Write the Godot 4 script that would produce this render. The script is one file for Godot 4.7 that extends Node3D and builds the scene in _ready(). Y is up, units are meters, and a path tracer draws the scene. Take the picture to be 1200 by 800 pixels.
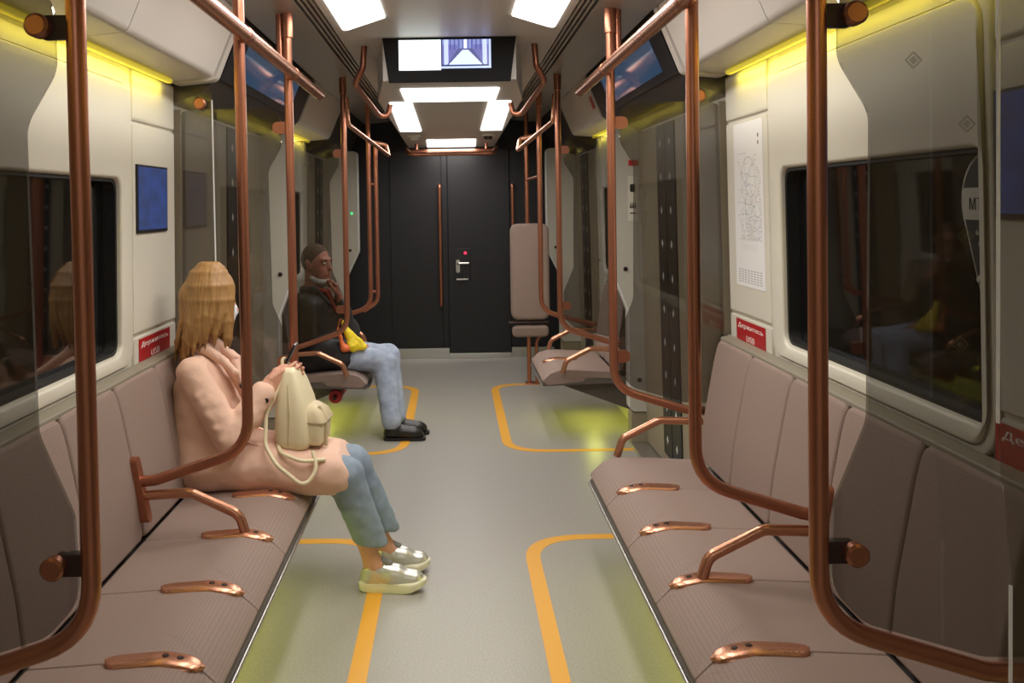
extends Node3D
# Inside of a metro car, looking down the aisle. x right, y up, camera at z = 0 looking to -z; helpers take depth d = -z.

const SEAT_H := 0.45
var M := {}
var font: SystemFont
var taken := {}

# ---------------------------------------------------------------- mesh builder
class MB:
	var v := PackedVector3Array()
	var uv := PackedVector2Array()
	var t := PackedInt32Array()
	func add(p: Vector3, q := Vector2.ZERO) -> int:
		v.append(p); uv.append(q); return v.size() - 1
	func tri(a: int, b: int, c: int) -> void:
		t.append(a); t.append(b); t.append(c)
	func append(o: MB) -> void:
		var n := v.size()
		v.append_array(o.v); uv.append_array(o.uv)
		for i in o.t: t.append(i + n)
	# rings of equal count joined in order; each ring closed
	func loft(rings: Array, cap0 := true, cap1 := true, around := false, uvs: Array = []) -> void:
		var n: int = rings[0].size()
		var base := v.size()
		for i in rings.size():
			for j in n:
				add(rings[i][j], uvs[i][j] if uvs.size() > 0 else Vector2(float(j) / n, float(i) / rings.size()))
		var last := rings.size() if around else rings.size() - 1
		for i in last:
			var i2 := (i + 1) % rings.size()
			for j in n:
				var a := base + i * n + j
				var b := base + i * n + (j + 1) % n
				var c := base + i2 * n + j
				var e := base + i2 * n + (j + 1) % n
				tri(a, b, c); tri(b, e, c)
		if around: return
		if cap0: fan(base, n, false)
		if cap1: fan(base + (rings.size() - 1) * n, n, true)
	func fan(start: int, n: int, flip: bool) -> void:
		for j in range(1, n - 1):
			if flip: tri(start, start + j, start + j + 1)
			else: tri(start, start + j + 1, start + j)
	func volume() -> float:
		var s := 0.0
		for i in range(0, t.size(), 3):
			s += v[t[i]].dot(v[t[i + 1]].cross(v[t[i + 2]]))
		return s
	func mesh(crease: float, shift: Vector3) -> ArrayMesh:
		var flip := volume() > 0.0
		var cosc := cos(deg_to_rad(crease))
		var nt := t.size() / 3
		var fn := PackedVector3Array(); fn.resize(nt)
		var at := {}
		for i in nt:
			var a := t[i * 3]; var b := t[i * 3 + 1]; var c := t[i * 3 + 2]
			if flip:
				t[i * 3 + 1] = c; t[i * 3 + 2] = b
				var k := b; b = c; c = k
			fn[i] = (v[c] - v[a]).cross(v[b] - v[a])
			for p in [a, b, c]:
				var key := Vector3i((v[p] * 20000.0).round())
				if at.has(key): at[key].append(i)
				else: at[key] = PackedInt32Array([i])
		var ov := PackedVector3Array(); var on := PackedVector3Array(); var ou := PackedVector2Array()
		ov.resize(nt * 3); on.resize(nt * 3); ou.resize(nt * 3)
		for i in nt:
			var f := fn[i].normalized()
			for k in 3:
				var p := t[i * 3 + k]
				var s := Vector3.ZERO
				for j in at[Vector3i((v[p] * 20000.0).round())]:
					if fn[j].normalized().dot(f) >= cosc: s += fn[j]
				ov[i * 3 + k] = v[p] - shift
				on[i * 3 + k] = s.normalized() if s.length() > 1e-14 else (f if f.length() > 0.5 else Vector3.UP)
				ou[i * 3 + k] = uv[p]
		var arr := []; arr.resize(Mesh.ARRAY_MAX)
		arr[Mesh.ARRAY_VERTEX] = ov; arr[Mesh.ARRAY_NORMAL] = on; arr[Mesh.ARRAY_TEX_UV] = ou
		var m := ArrayMesh.new()
		m.add_surface_from_arrays(Mesh.PRIMITIVE_TRIANGLES, arr)
		return m

func P(x: float, y: float, d: float) -> Vector3: return Vector3(x, y, -d)

# ---------------------------------------------------------------- nodes
func numbered(n: String) -> String:
	if not taken.has(n):
		taken[n] = 0; return n
	taken[n] += 1
	return "%s_%03d" % [n, taken[n]]
func thing(called: String, at: Vector3, label: String, category: String, group := "") -> Node3D:
	var o := Node3D.new(); o.name = numbered(called); add_child(o); o.position = at
	o.set_meta("label", label); o.set_meta("category", category)
	if group != "": o.set_meta("group", group)
	return o
func whole(called: String, mb: MB, m: Material, label: String, category: String, group := "", crease := 40.0) -> MeshInstance3D:
	var c := mid(mb)
	var o := MeshInstance3D.new(); o.name = numbered(called); o.mesh = mb.mesh(crease, c); o.material_override = m
	add_child(o); o.position = c
	o.set_meta("label", label); o.set_meta("category", category)
	if group != "": o.set_meta("group", group)
	return o
func struct(called: String, mb: MB, m: Material, crease := 40.0) -> MeshInstance3D:
	var o := MeshInstance3D.new(); o.name = numbered(called); o.mesh = mb.mesh(crease, Vector3.ZERO); o.material_override = m
	add_child(o); o.set_meta("kind", "structure"); return o
func mid(mb: MB) -> Vector3:
	var lo := Vector3.ONE * 1e9; var hi := -lo
	for p in mb.v:
		lo = lo.min(p); hi = hi.max(p)
	return Vector3((lo.x + hi.x) / 2, lo.y, (lo.z + hi.z) / 2)
func origin_of(n: Node) -> Vector3:
	var s := Vector3.ZERO
	while n is Node3D and n != self:
		s += (n as Node3D).position; n = n.get_parent()
	return s
func part(parent: Node, called: String, mb: MB, m: Material, crease := 40.0, label := "") -> MeshInstance3D:
	var o := MeshInstance3D.new(); o.name = called; o.mesh = mb.mesh(crease, origin_of(parent)); o.material_override = m
	parent.add_child(o, true)
	if label != "": o.set_meta("label", label)
	return o
func raw(parent: Node, called: String, m: Mesh, mat: Material, label := "") -> MeshInstance3D:
	var o := MeshInstance3D.new(); o.name = called; o.mesh = m; o.material_override = mat; parent.add_child(o, true)
	if label != "": o.set_meta("label", label)
	return o
func words(parent: Node, called: String, s: String, at: Vector3, turn: float, height: float, width: float, m: Material) -> void:
	var tm := TextMesh.new(); tm.text = s; tm.font = font; tm.font_size = 64; tm.pixel_size = 0.001; tm.depth = 0.001
	var o := MeshInstance3D.new(); o.name = called; o.mesh = tm; o.material_override = m
	parent.add_child(o, true)
	o.position = at - origin_of(parent); o.rotation.y = turn
	var bb := tm.get_aabb().size
	o.scale = Vector3(width / maxf(bb.x, 1e-4), height / maxf(bb.y, 1e-4), 1.0)

# ---------------------------------------------------------------- shapes
func box(lo: Vector3, hi: Vector3, b := 0.0, into: MB = null) -> MB:
	var m := into if into else MB.new()
	var a := lo.min(hi); var z := lo.max(hi)
	b = minf(b, 0.49 * minf(z.x - a.x, minf(z.y - a.y, z.z - a.z)))
	if b <= 0.0:
		var r := []
		for y in [a.y, z.y]:
			r.append([Vector3(a.x, y, a.z), Vector3(z.x, y, a.z), Vector3(z.x, y, z.z), Vector3(a.x, y, z.z)])
		m.loft(r); return m
	var rings := []
	for e in [[a.y, b], [a.y + b * 0.3, b * 0.3], [a.y + b, 0.0], [z.y - b, 0.0], [z.y - b * 0.3, b * 0.3], [z.y, b]]:
		var i: float = e[1]; var y: float = e[0]; var c := b * 0.45
		var x0 := a.x + i; var x1 := z.x - i; var z0 := a.z + i; var z1 := z.z - i
		rings.append([Vector3(x0 + c, y, z0), Vector3(x1 - c, y, z0), Vector3(x1, y, z0 + c), Vector3(x1, y, z1 - c), Vector3(x1 - c, y, z1), Vector3(x0 + c, y, z1), Vector3(x0, y, z1 - c), Vector3(x0, y, z0 + c)])
	m.loft(rings); return m
func bd(x0: float, x1: float, h0: float, h1: float, d0: float, d1: float, b := 0.0, into: MB = null) -> MB:
	return box(P(x0, h0, d0), P(x1, h1, d1), b, into)
func rounded(pts: Array, fil: float, n := 7) -> PackedVector3Array:
	var out := PackedVector3Array()
	for i in pts.size():
		if i == 0 or i == pts.size() - 1 or fil <= 0.0:
			out.append(pts[i]); continue
		var p: Vector3 = pts[i]; var a: Vector3 = pts[i - 1]; var c: Vector3 = pts[i + 1]
		var u := (a - p).normalized(); var w := (c - p).normalized()
		var ang := acos(clampf(u.dot(w), -1, 1)); var turn := PI - ang
		if turn < 0.05:
			out.append(p); continue
		var tl := minf(fil * tan(turn / 2), minf((a - p).length() * 0.49, (c - p).length() * 0.49))
		var s := p + u * tl; var e := p + w * tl
		for k in n + 1:
			var q := float(k) / n
			out.append(s.lerp(p, q).lerp(p.lerp(e, q), q))
	return out
func tube(pts: Array, r: float, fil := 0.0, into: MB = null, sides := 14, rx := 1.0, r_end := -1.0) -> MB:
	var m := into if into else MB.new()
	var path := rounded(pts, fil)
	var rings := []
	var t0 := (path[1] - path[0]).normalized()
	var nrm := t0.cross(Vector3.UP if absf(t0.y) < 0.9 else Vector3.RIGHT).normalized()
	for i in path.size():
		var tg: Vector3
		if i == 0: tg = path[1] - path[0]
		elif i == path.size() - 1: tg = path[i] - path[i - 1]
		else: tg = (path[i] - path[i - 1]).normalized() + (path[i + 1] - path[i]).normalized()
		tg = tg.normalized()
		nrm = (nrm - tg * nrm.dot(tg)).normalized()
		var bn := tg.cross(nrm)
		var rr := r if r_end < 0.0 else lerpf(r, r_end, float(i) / (path.size() - 1))
		var e := minf(rr * 0.3, 0.004)
		if i == 0: rings.append(circle(path[i] + tg * 0, nrm, bn, rr - e, sides, rx)); rings.append(circle(path[i] + tg * e, nrm, bn, rr, sides, rx))
		elif i == path.size() - 1: rings.append(circle(path[i] - tg * e, nrm, bn, rr, sides, rx)); rings.append(circle(path[i], nrm, bn, rr - e, sides, rx))
		else: rings.append(circle(path[i], nrm, bn, rr, sides, rx))
	m.loft(rings); return m
func circle(c: Vector3, a: Vector3, b: Vector3, r: float, n: int, ra := 1.0) -> Array:
	var o := []
	for j in n:
		var g := TAU * j / n
		o.append(c + a * cos(g) * r * ra + b * sin(g) * r)
	return o
func disc(c: Vector3, axis: Vector3, r: float, l: float, into: MB = null, sides := 20) -> MB:
	var m := into if into else MB.new()
	var ax := axis.normalized(); var a := ax.cross(Vector3.UP if absf(ax.y) < 0.9 else Vector3.RIGHT).normalized(); var b := ax.cross(a)
	var e := minf(minf(r, l) * 0.25, 0.005)
	m.loft([circle(c - ax * l / 2, a, b, r - e, sides), circle(c - ax * (l / 2 - e), a, b, r, sides), circle(c + ax * (l / 2 - e), a, b, r, sides), circle(c + ax * l / 2, a, b, r - e, sides)])
	return m
# polygon (2D) extruded: place(p, t) gives the point at t in 0..1; bev shrinks nothing, keeps crisp edges
func prism(poly: PackedVector2Array, place: Callable, into: MB = null) -> MB:
	var m := into if into else MB.new()
	var n := poly.size()
	for e in 2:
		for p in poly: m.add(place.call(p, float(e)), p)
	var b := m.v.size() - 2 * n
	for j in n:
		var k := (j + 1) % n
		m.tri(b + j, b + k, b + n + j); m.tri(b + k, b + n + k, b + n + j)
	var tr := Geometry2D.triangulate_polygon(poly)
	var area := 0.0
	for j in n: area += poly[j].cross(poly[(j + 1) % n])
	for i in range(0, tr.size(), 3):
		var x := tr[i]; var y := tr[i + 1]; var z := tr[i + 2]
		var ccw := (poly[y] - poly[x]).cross(poly[z] - poly[x]) > 0.0
		if ccw == (area > 0.0):
			m.tri(b + x, b + z, b + y); m.tri(b + n + x, b + n + y, b + n + z)
		else:
			m.tri(b + x, b + y, b + z); m.tri(b + n + x, b + n + z, b + n + y)
	return m
func along_d(d0: float, d1: float, s := 1.0) -> Callable:
	return func(p: Vector2, t: float) -> Vector3: return P(s * p.x, p.y, lerpf(d0, d1, t))
func smooth2(pts: Array, fil: float, closed := true, n := 6) -> PackedVector2Array:
	var out := PackedVector2Array()
	var c := pts.size()
	for i in c:
		var p: Vector2 = pts[i]
		if not closed and (i == 0 or i == c - 1):
			out.append(p); continue
		var a: Vector2 = pts[(i + c - 1) % c]; var b: Vector2 = pts[(i + 1) % c]
		var u := (a - p).normalized(); var w := (b - p).normalized()
		var turn := PI - acos(clampf(u.dot(w), -1, 1))
		if turn < 0.03:
			out.append(p); continue
		var tl := minf(fil * tan(turn / 2), minf((a - p).length() * 0.48, (b - p).length() * 0.48))
		for k in n + 1:
			var q := float(k) / n
			out.append((p + u * tl).lerp(p, q).lerp(p.lerp(p + w * tl, q), q))
	return out
func rr(x0: float, x1: float, y0: float, y1: float, r: float, n := 6) -> PackedVector2Array:
	return smooth2([Vector2(x0, y0), Vector2(x1, y0), Vector2(x1, y1), Vector2(x0, y1)], r, true, n)
# upholstered pad: rounded rectangle 2A x 2B mapped by f(a, b, h); thickness t, edge radius e
func pad(f: Callable, A: float, B: float, r: float, t: float, e: float, into: MB = null, crown := 0.0) -> MB:
	var m := into if into else MB.new()
	var out := rr(-A, A, -B, B, r, 6)
	# subdivide long sides
	var o2 := PackedVector2Array()
	for i in out.size():
		var p := out[i]; var q := out[(i + 1) % out.size()]
		var k := maxi(1, int(ceil(p.distance_to(q) / 0.05)))
		for j in k: o2.append(p.lerp(q, float(j) / k))
	var rings := []; var uvs := []
	var prof := [[0.0, 0.0], [t - e, 0.0]]
	for k in range(1, 5):
		var g := PI / 2 * k / 4
		prof.append([t - e + e * sin(g), e * (1 - cos(g))])
	for pr in prof:
		var ring := []; var ru := []
		var inset: float = pr[1]
		for p in o2:
			var q := Vector2(p.x * (A - inset) / A, p.y * (B - inset) / B)
			ring.append(f.call(q.x, q.y, pr[0])); ru.append(q)
		rings.append(ring); uvs.append(ru)
	for k in [0.85, 0.65, 0.45, 0.25, 0.1, 0.02]:
		var ring := []; var ru := []
		for p in o2:
			var q = Vector2(p.x * (A - e) / A, p.y * (B - e) / B) * k
			ring.append(f.call(q.x, q.y, t + crown * (1 - k * k))); ru.append(q)
		rings.append(ring); uvs.append(ru)
	m.loft(rings, true, true, false, uvs)
	return m
# a frame: loops of equal count, loft closed around
func loops(ls: Array) -> MB:
	var m := MB.new(); m.loft(ls, false, false, true); return m

# ---------------------------------------------------------------- signed distance bodies
# prims: [0, a, ra, b, rb] tapered capsule; [1, c, radii] ellipsoid; field joined with smooth minimum k
func nets(prims: Array, cell: float, k: float, cuts: Array = [], wrinkle := 0.0, wfreq := 9.0, wseed := 3) -> MB:
	var lo := Vector3.ONE * 1e9; var hi := -lo
	for p in prims:
		if p[0] == 0:
			lo = lo.min(p[1] - Vector3.ONE * p[2]).min(p[3] - Vector3.ONE * p[4]); hi = hi.max(p[1] + Vector3.ONE * p[2]).max(p[3] + Vector3.ONE * p[4])
		else:
			lo = lo.min(p[1] - p[2]); hi = hi.max(p[1] + p[2])
	var padv := Vector3.ONE * (cell * 3 + k * 0.4 + wrinkle)
	lo -= padv; hi += padv
	var nx := int((hi.x - lo.x) / cell) + 2; var ny := int((hi.y - lo.y) / cell) + 2; var nz := int((hi.z - lo.z) / cell) + 2
	var F := PackedFloat32Array(); F.resize(nx * ny * nz); F.fill(1.0)
	for p in prims:
		var blo: Vector3; var bhi: Vector3
		var cap: bool = p[0] == 0
		var a: Vector3 = p[1]; var b := Vector3.ZERO; var ra := 0.0; var rb := 0.0; var rad := Vector3.ONE; var mn := 0.0
		if cap:
			ra = p[2]; b = p[3]; rb = p[4]
			blo = (a - Vector3.ONE * ra).min(b - Vector3.ONE * rb); bhi = (a + Vector3.ONE * ra).max(b + Vector3.ONE * rb)
		else:
			rad = p[2]; blo = a - rad; bhi = a + rad; mn = minf(rad.x, minf(rad.y, rad.z))
		var g := k + cell * 2.5 + wrinkle
		blo -= Vector3.ONE * g; bhi += Vector3.ONE * g
		var i0 := maxi(0, int((blo.x - lo.x) / cell)); var i1 := mini(nx - 1, int((bhi.x - lo.x) / cell) + 1)
		var j0 := maxi(0, int((blo.y - lo.y) / cell)); var j1 := mini(ny - 1, int((bhi.y - lo.y) / cell) + 1)
		var k0 := maxi(0, int((blo.z - lo.z) / cell)); var k1 := mini(nz - 1, int((bhi.z - lo.z) / cell) + 1)
		var ab := b - a; var l2 := maxf(ab.length_squared(), 1e-9)
		for z in range(k0, k1 + 1):
			for y in range(j0, j1 + 1):
				var row := (z * ny + y) * nx
				for x in range(i0, i1 + 1):
					var q := Vector3(lo.x + x * cell, lo.y + y * cell, lo.z + z * cell)
					var dd: float
					if cap:
						var t := clampf((q - a).dot(ab) / l2, 0.0, 1.0)
						dd = q.distance_to(a + ab * t) - (ra + (rb - ra) * t)
					else:
						dd = (((q - a) / rad).length() - 1.0) * mn
					var old := F[row + x]
					var hh := maxf(k - absf(old - dd), 0.0)
					F[row + x] = minf(old, dd) - (hh * hh / (4.0 * k) if k > 0.0 else 0.0)
	if wrinkle > 0.0:
		var ns := FastNoiseLite.new(); ns.seed = wseed; ns.frequency = wfreq; ns.fractal_octaves = 2
		for z in nz:
			for y in ny:
				var row := (z * ny + y) * nx
				for x in nx:
					var o := F[row + x]
					if o < 0.06 and o > -0.06:
						F[row + x] = o + wrinkle * ns.get_noise_3d(lo.x + x * cell, (lo.y + y * cell) * 1.3, lo.z + z * cell)
	for c in cuts: # plane: keep side where n.dot(p) <= dist
		var n: Vector3 = c[0]; var dist: float = c[1]
		for z in nz:
			for y in ny:
				var row := (z * ny + y) * nx
				for x in nx:
					var e := n.dot(Vector3(lo.x + x * cell, lo.y + y * cell, lo.z + z * cell)) - dist
					if e > F[row + x]: F[row + x] = e
	var m := MB.new()
	var id := PackedInt32Array(); id.resize(nx * ny * nz); id.fill(-1)
	var sx := 1; var sy := nx; var sz := nx * ny
	var off := [0, sx, sy, sx + sy, sz, sx + sz, sy + sz, sx + sy + sz]
	var edges := [[0, 1], [2, 3], [4, 5], [6, 7], [0, 2], [1, 3], [4, 6], [5, 7], [0, 4], [1, 5], [2, 6], [3, 7]]
	for z in nz - 1:
		for y in ny - 1:
			var row := (z * ny + y) * nx
			for x in nx - 1:
				var at := row + x
				var neg := 0
				for o in off:
					if F[at + o] < 0.0: neg += 1
				if neg == 0 or neg == 8: continue
				var s := Vector3.ZERO; var cnt := 0
				for e in edges:
					var fa := F[at + off[e[0]]]; var fb := F[at + off[e[1]]]
					if (fa < 0.0) == (fb < 0.0): continue
					var t := fa / (fa - fb)
					var pa := Vector3(e[0] & 1, (e[0] >> 1) & 1, e[0] >> 2); var pb := Vector3(e[1] & 1, (e[1] >> 1) & 1, e[1] >> 2)
					s += pa.lerp(pb, t); cnt += 1
				id[at] = m.add(lo + (Vector3(x, y, z) + s / cnt) * cell)
	for z in range(1, nz - 1):
		for y in range(1, ny - 1):
			var row := (z * ny + y) * nx
			for x in range(1, nx - 1):
				var at := row + x
				var f0 := F[at] < 0.0
				for ax in 3:
					var st: int = [sx, sy, sz][ax]
					if f0 == (F[at + st] < 0.0): continue
					var u: int = [sy, sz, sx][ax]; var w: int = [sz, sx, sy][ax]
					var a := id[at]; var b := id[at - u]; var c := id[at - u - w]; var d := id[at - w]
					if a < 0 or b < 0 or c < 0 or d < 0: continue
					if f0: m.tri(a, b, c); m.tri(a, c, d)
					else: m.tri(a, c, b); m.tri(a, d, c)
	return m
func smooth_part(parent: Node, called: String, mb: MB, m: Material, label := "") -> MeshInstance3D:
	# all-smooth commit, quicker than the crease search
	if mb.volume() > 0.0:
		for i in range(0, mb.t.size(), 3):
			var k := mb.t[i + 1]; mb.t[i + 1] = mb.t[i + 2]; mb.t[i + 2] = k
	var n := PackedVector3Array(); n.resize(mb.v.size())
	for i in range(0, mb.t.size(), 3):
		var a := mb.t[i]; var b := mb.t[i + 1]; var c := mb.t[i + 2]
		var f := (mb.v[c] - mb.v[a]).cross(mb.v[b] - mb.v[a])
		n[a] += f; n[b] += f; n[c] += f
	var sh := origin_of(parent)
	for i in n.size():
		n[i] = n[i].normalized(); mb.v[i] -= sh
	var arr := []; arr.resize(Mesh.ARRAY_MAX)
	arr[Mesh.ARRAY_VERTEX] = mb.v; arr[Mesh.ARRAY_NORMAL] = n; arr[Mesh.ARRAY_TEX_UV] = mb.uv; arr[Mesh.ARRAY_INDEX] = mb.t
	var am := ArrayMesh.new(); am.add_surface_from_arrays(Mesh.PRIMITIVE_TRIANGLES, arr)
	return raw(parent, called, am, m, label)
func cap(a: Vector3, ra: float, b: Vector3, rb: float) -> Array: return [0, a, ra, b, rb]
func ell(c: Vector3, r: Vector3) -> Array: return [1, c, r]
# hand prims: wrist w, forward f (to the knuckles), n = palm normal (the side the fingers close to), side = direction of the thumb
func hand(w: Vector3, f: Vector3, n: Vector3, side: Vector3, curl: float, size := 1.0) -> Array:
	var o := []
	f = f.normalized(); n = n.normalized(); side = side.normalized()
	var L := 0.085 * size
	for i in 4:
		var s := (1.5 - i) * 0.02 * size
		var k := w + f * (L - absf(i - 1.2) * 0.004) + side * s
		o.append(cap(w + side * s * 0.6, 0.017 * size, k, 0.0115 * size))
		var len3: Array = [[0.040, 0.025, 0.018], [0.044, 0.029, 0.019], [0.041, 0.027, 0.019], [0.032, 0.020, 0.016]][i]
		var g := 0.25 * curl + 0.06 * i
		var p := k
		for q in 3:
			g += curl * [0.35, 0.75, 0.5][q]
			var e: Vector3 = p + (f * cos(g) + n * sin(g)).normalized() * len3[q] * size
			o.append(cap(p, (0.0092 - q * 0.0008) * size, e, (0.0085 - q * 0.0009) * size))
			p = e
	var tb := w + f * 0.022 * size + side * 0.026 * size
	var t1 := tb + (f * 0.6 + side * 0.55 + n * 0.55).normalized() * 0.042 * size
	var t2 := t1 + (f * 0.85 + side * 0.0 + n * 0.5).normalized() * 0.031 * size
	var t3 := t2 + (f * 0.9 - side * 0.3 + n * 0.3).normalized() * 0.025 * size
	o.append(cap(tb, 0.014 * size, t1, 0.011 * size)); o.append(cap(t1, 0.0105 * size, t2, 0.0095 * size)); o.append(cap(t2, 0.0095 * size, t3, 0.008 * size))
	return o

# ---------------------------------------------------------------- materials
func mat(name_: String, srgb: Color, rough: float, metal := 0.0) -> StandardMaterial3D:
	var m := StandardMaterial3D.new(); m.resource_name = name_; m.albedo_color = srgb; m.roughness = rough; m.metallic = metal
	return m
func c8(r: int, g: int, b: int, a := 1.0) -> Color: return Color(r / 255.0, g / 255.0, b / 255.0, a)
func noise_tex(freq: float, a: Color, b: Color, size := 512, sd := 1) -> NoiseTexture2D:
	var n := FastNoiseLite.new(); n.seed = sd; n.frequency = freq; n.noise_type = FastNoiseLite.TYPE_SIMPLEX; n.fractal_octaves = 4
	var g := Gradient.new(); g.set_color(0, a); g.set_color(1, b)
	var t := NoiseTexture2D.new(); t.width = size; t.height = size; t.noise = n; t.seamless = true; t.color_ramp = g; t.normalize = true
	return t
func materials() -> void:
	font = SystemFont.new(); font.font_names = PackedStringArray(["Droid Sans"])
	M.wall = mat("wall_laminate", c8(214, 209, 196), 0.38)
	M.pillar = mat("pillar_laminate", c8(190, 186, 176), 0.35)
	M.ceil = mat("ceiling_paint", c8(200, 193, 185), 0.42)
	M.strip = mat("ceiling_edge_metal", c8(168, 160, 152), 0.32, 0.35)
	M.floor = mat("floor_rubber", Color(1, 1, 1), 0.36)
	M.floor.albedo_texture = noise_tex(0.09, c8(147, 143, 138), c8(168, 164, 158), 512, 5)
	M.floor.uv1_triplanar = true; M.floor.uv1_scale = Vector3.ONE * 1.7
	M.line = mat("floor_line_yellow", c8(222, 160, 50), 0.45)
	M.copper = mat("copper_pole", c8(170, 112, 88), 0.3, 0.8)
	M.copper_b = mat("copper_bright", c8(196, 140, 112), 0.27, 0.8)
	M.dark_clamp = mat("dark_clamp", c8(52, 32, 30), 0.4, 0.3)
	M.black = mat("black_laminate", c8(18, 17, 22), 0.48)
	M.matt_black = mat("matt_black_plastic", c8(14, 13, 15), 0.85)
	M.rubber = mat("black_rubber", c8(22, 21, 22), 0.6)
	M.header = mat("header_brown", c8(58, 50, 46), 0.5)
	M.steel = mat("brushed_steel", c8(190, 188, 184), 0.3, 0.9)
	M.under = mat("seat_shell_grey", c8(92, 84, 78), 0.5)
	M.trim_grey = mat("trim_grey", c8(138, 130, 116), 0.5)
	M.leaf = mat("door_leaf_grey", c8(146, 135, 114), 0.36)
	M.red = mat("red_sticker", c8(176, 30, 36), 0.4)
	M.white = mat("white_print", c8(236, 232, 226), 0.5)
	M.grey_print = mat("grey_print", c8(190, 188, 180), 0.5)
	M.black_print = mat("black_print", c8(30, 28, 28), 0.5)
	M.edge = mat("edge_highlight_white", c8(232, 232, 236), 0.25)  # near-white that paints in the light caught by post and glass edges
	# fabrics: ribbed cloth
	var im := Image.create(64, 64, false, Image.FORMAT_RGB8)
	var rng := RandomNumberGenerator.new(); rng.seed = 8
	for y in 64:
		for x in 64:
			var s := 0.94 + 0.06 * (1.0 if (x % 8) < 5 else 0.0) + rng.randf_range(-0.04, 0.04)
			im.set_pixel(x, y, Color(s, s, s))
	var tx := ImageTexture.create_from_image(im)
	M.seat = mat("ribbed_seat_cloth", c8(146, 125, 116), 0.75)
	M.seat.albedo_texture = tx; M.seat.uv1_scale = Vector3(14, 14, 14); M.seat.rim_enabled = true; M.seat.rim = 0.25; M.seat.rim_tint = 0.6
	# glass
	M.tint = mat("tinted_glass", c8(42, 32, 14, 0.41), 0.03); M.tint.transparency = BaseMaterial3D.TRANSPARENCY_ALPHA
	M.tint2 = mat("wing_glass", c8(70, 54, 28, 0.18), 0.03); M.tint2.transparency = BaseMaterial3D.TRANSPARENCY_ALPHA
	M.window = mat("window_glass", c8(10, 9, 10, 0.55), 0.03); M.window.transparency = BaseMaterial3D.TRANSPARENCY_ALPHA
	M.etch = mat("etched_mark", c8(120, 108, 80, 0.22), 0.7); M.etch.transparency = BaseMaterial3D.TRANSPARENCY_ALPHA
	M.mark = mat("grey_diamond_print", c8(206, 204, 200), 0.5)
	# lamps
	M.lamp = mat("lamp_panel", c8(255, 252, 244), 0.4); M.lamp.emission_enabled = true; M.lamp.emission = c8(255, 252, 246); M.lamp.emission_energy_multiplier = 2.2
	M.cove = mat("cove_light_yellow", c8(240, 220, 60), 0.4); M.cove.emission_enabled = true; M.cove.emission = c8(232, 216, 70); M.cove.emission_energy_multiplier = 0.26
	M.green_led = mat("under_seat_light", c8(200, 220, 80), 0.4); M.green_led.emission_enabled = true; M.green_led.emission = c8(205, 225, 60); M.green_led.emission_energy_multiplier = 0.8
	M.red_led = mat("red_led", c8(230, 30, 60), 0.4); M.red_led.emission_enabled = true; M.red_led.emission = c8(240, 40, 70); M.red_led.emission_energy_multiplier = 1.5
	M.pin_led = mat("green_led", c8(60, 220, 120), 0.4); M.pin_led.emission_enabled = true; M.pin_led.emission = c8(60, 220, 120); M.pin_led.emission_energy_multiplier = 1.0
	# people
	M.skin = mat("skin_light", c8(206, 152, 128), 0.55); M.skin.subsurf_scatter_enabled = true; M.skin.subsurf_scatter_strength = 0.08
	M.skin_m = mat("skin_ruddy", c8(186, 122, 102), 0.55); M.skin_m.subsurf_scatter_enabled = true; M.skin_m.subsurf_scatter_strength = 0.08
	M.hair = mat("hair_blonde", c8(182, 142, 92), 0.5)
	M.hair.albedo_texture = noise_tex(0.02, c8(190, 176, 150), c8(255, 255, 255), 256, 9); M.hair.uv1_triplanar = true; M.hair.uv1_scale = Vector3(14, 1.2, 14)
	M.coat = mat("coat_beige_pink", c8(226, 188, 168), 0.85); M.coat.rim_enabled = true; M.coat.rim = 0.3; M.coat.rim_tint = 0.5
	M.denim = mat("denim_blue", Color(1, 1, 1), 0.85)
	M.denim.albedo_texture = noise_tex(0.02, c8(126, 142, 160), c8(144, 158, 174), 256, 4); M.denim.uv1_triplanar = true; M.denim.uv1_scale = Vector3.ONE * 3.0
	M.denim_l = mat("denim_pale", Color(1, 1, 1), 0.85)
	M.denim_l.albedo_texture = noise_tex(0.02, c8(140, 152, 176), c8(178, 188, 206), 256, 6); M.denim_l.uv1_triplanar = true; M.denim_l.uv1_scale = Vector3.ONE * 3.0
	M.mask = mat("mask_pale_blue", c8(214, 222, 232), 0.8)
	M.silver = mat("silver_leather", c8(206, 204, 196), 0.3, 0.55)
	M.sole = mat("sole_white", c8(226, 220, 200), 0.6)
	M.lace = mat("lace_grey", c8(120, 116, 112), 0.8)
	M.bag = mat("cream_leather", c8(224, 212, 178), 0.5)
	M.bag_d = mat("cream_leather_seam", c8(196, 180, 146), 0.55)
	M.jacket = mat("jacket_black", c8(36, 35, 37), 0.6)
	M.redknit = mat("red_collar", c8(150, 52, 46), 0.8)
	M.stubble = mat("cropped_hair", c8(92, 72, 60), 0.85)
	M.shoe_b = mat("black_leather", c8(26, 24, 25), 0.35)
	M.yellow = mat("yellow_fabric", c8(236, 208, 30), 0.6)
	M.orange = mat("orange_fabric", c8(226, 112, 60), 0.6)
	M.phone = mat("phone_dark", c8(28, 28, 32), 0.3)
	M.eye_w = mat("eye_white", c8(220, 212, 204), 0.3)
	M.eye_d = mat("eye_dark", c8(40, 30, 26), 0.3)
	M.shell = mat("car_shell_outer", c8(120, 118, 112), 0.6)

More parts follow.
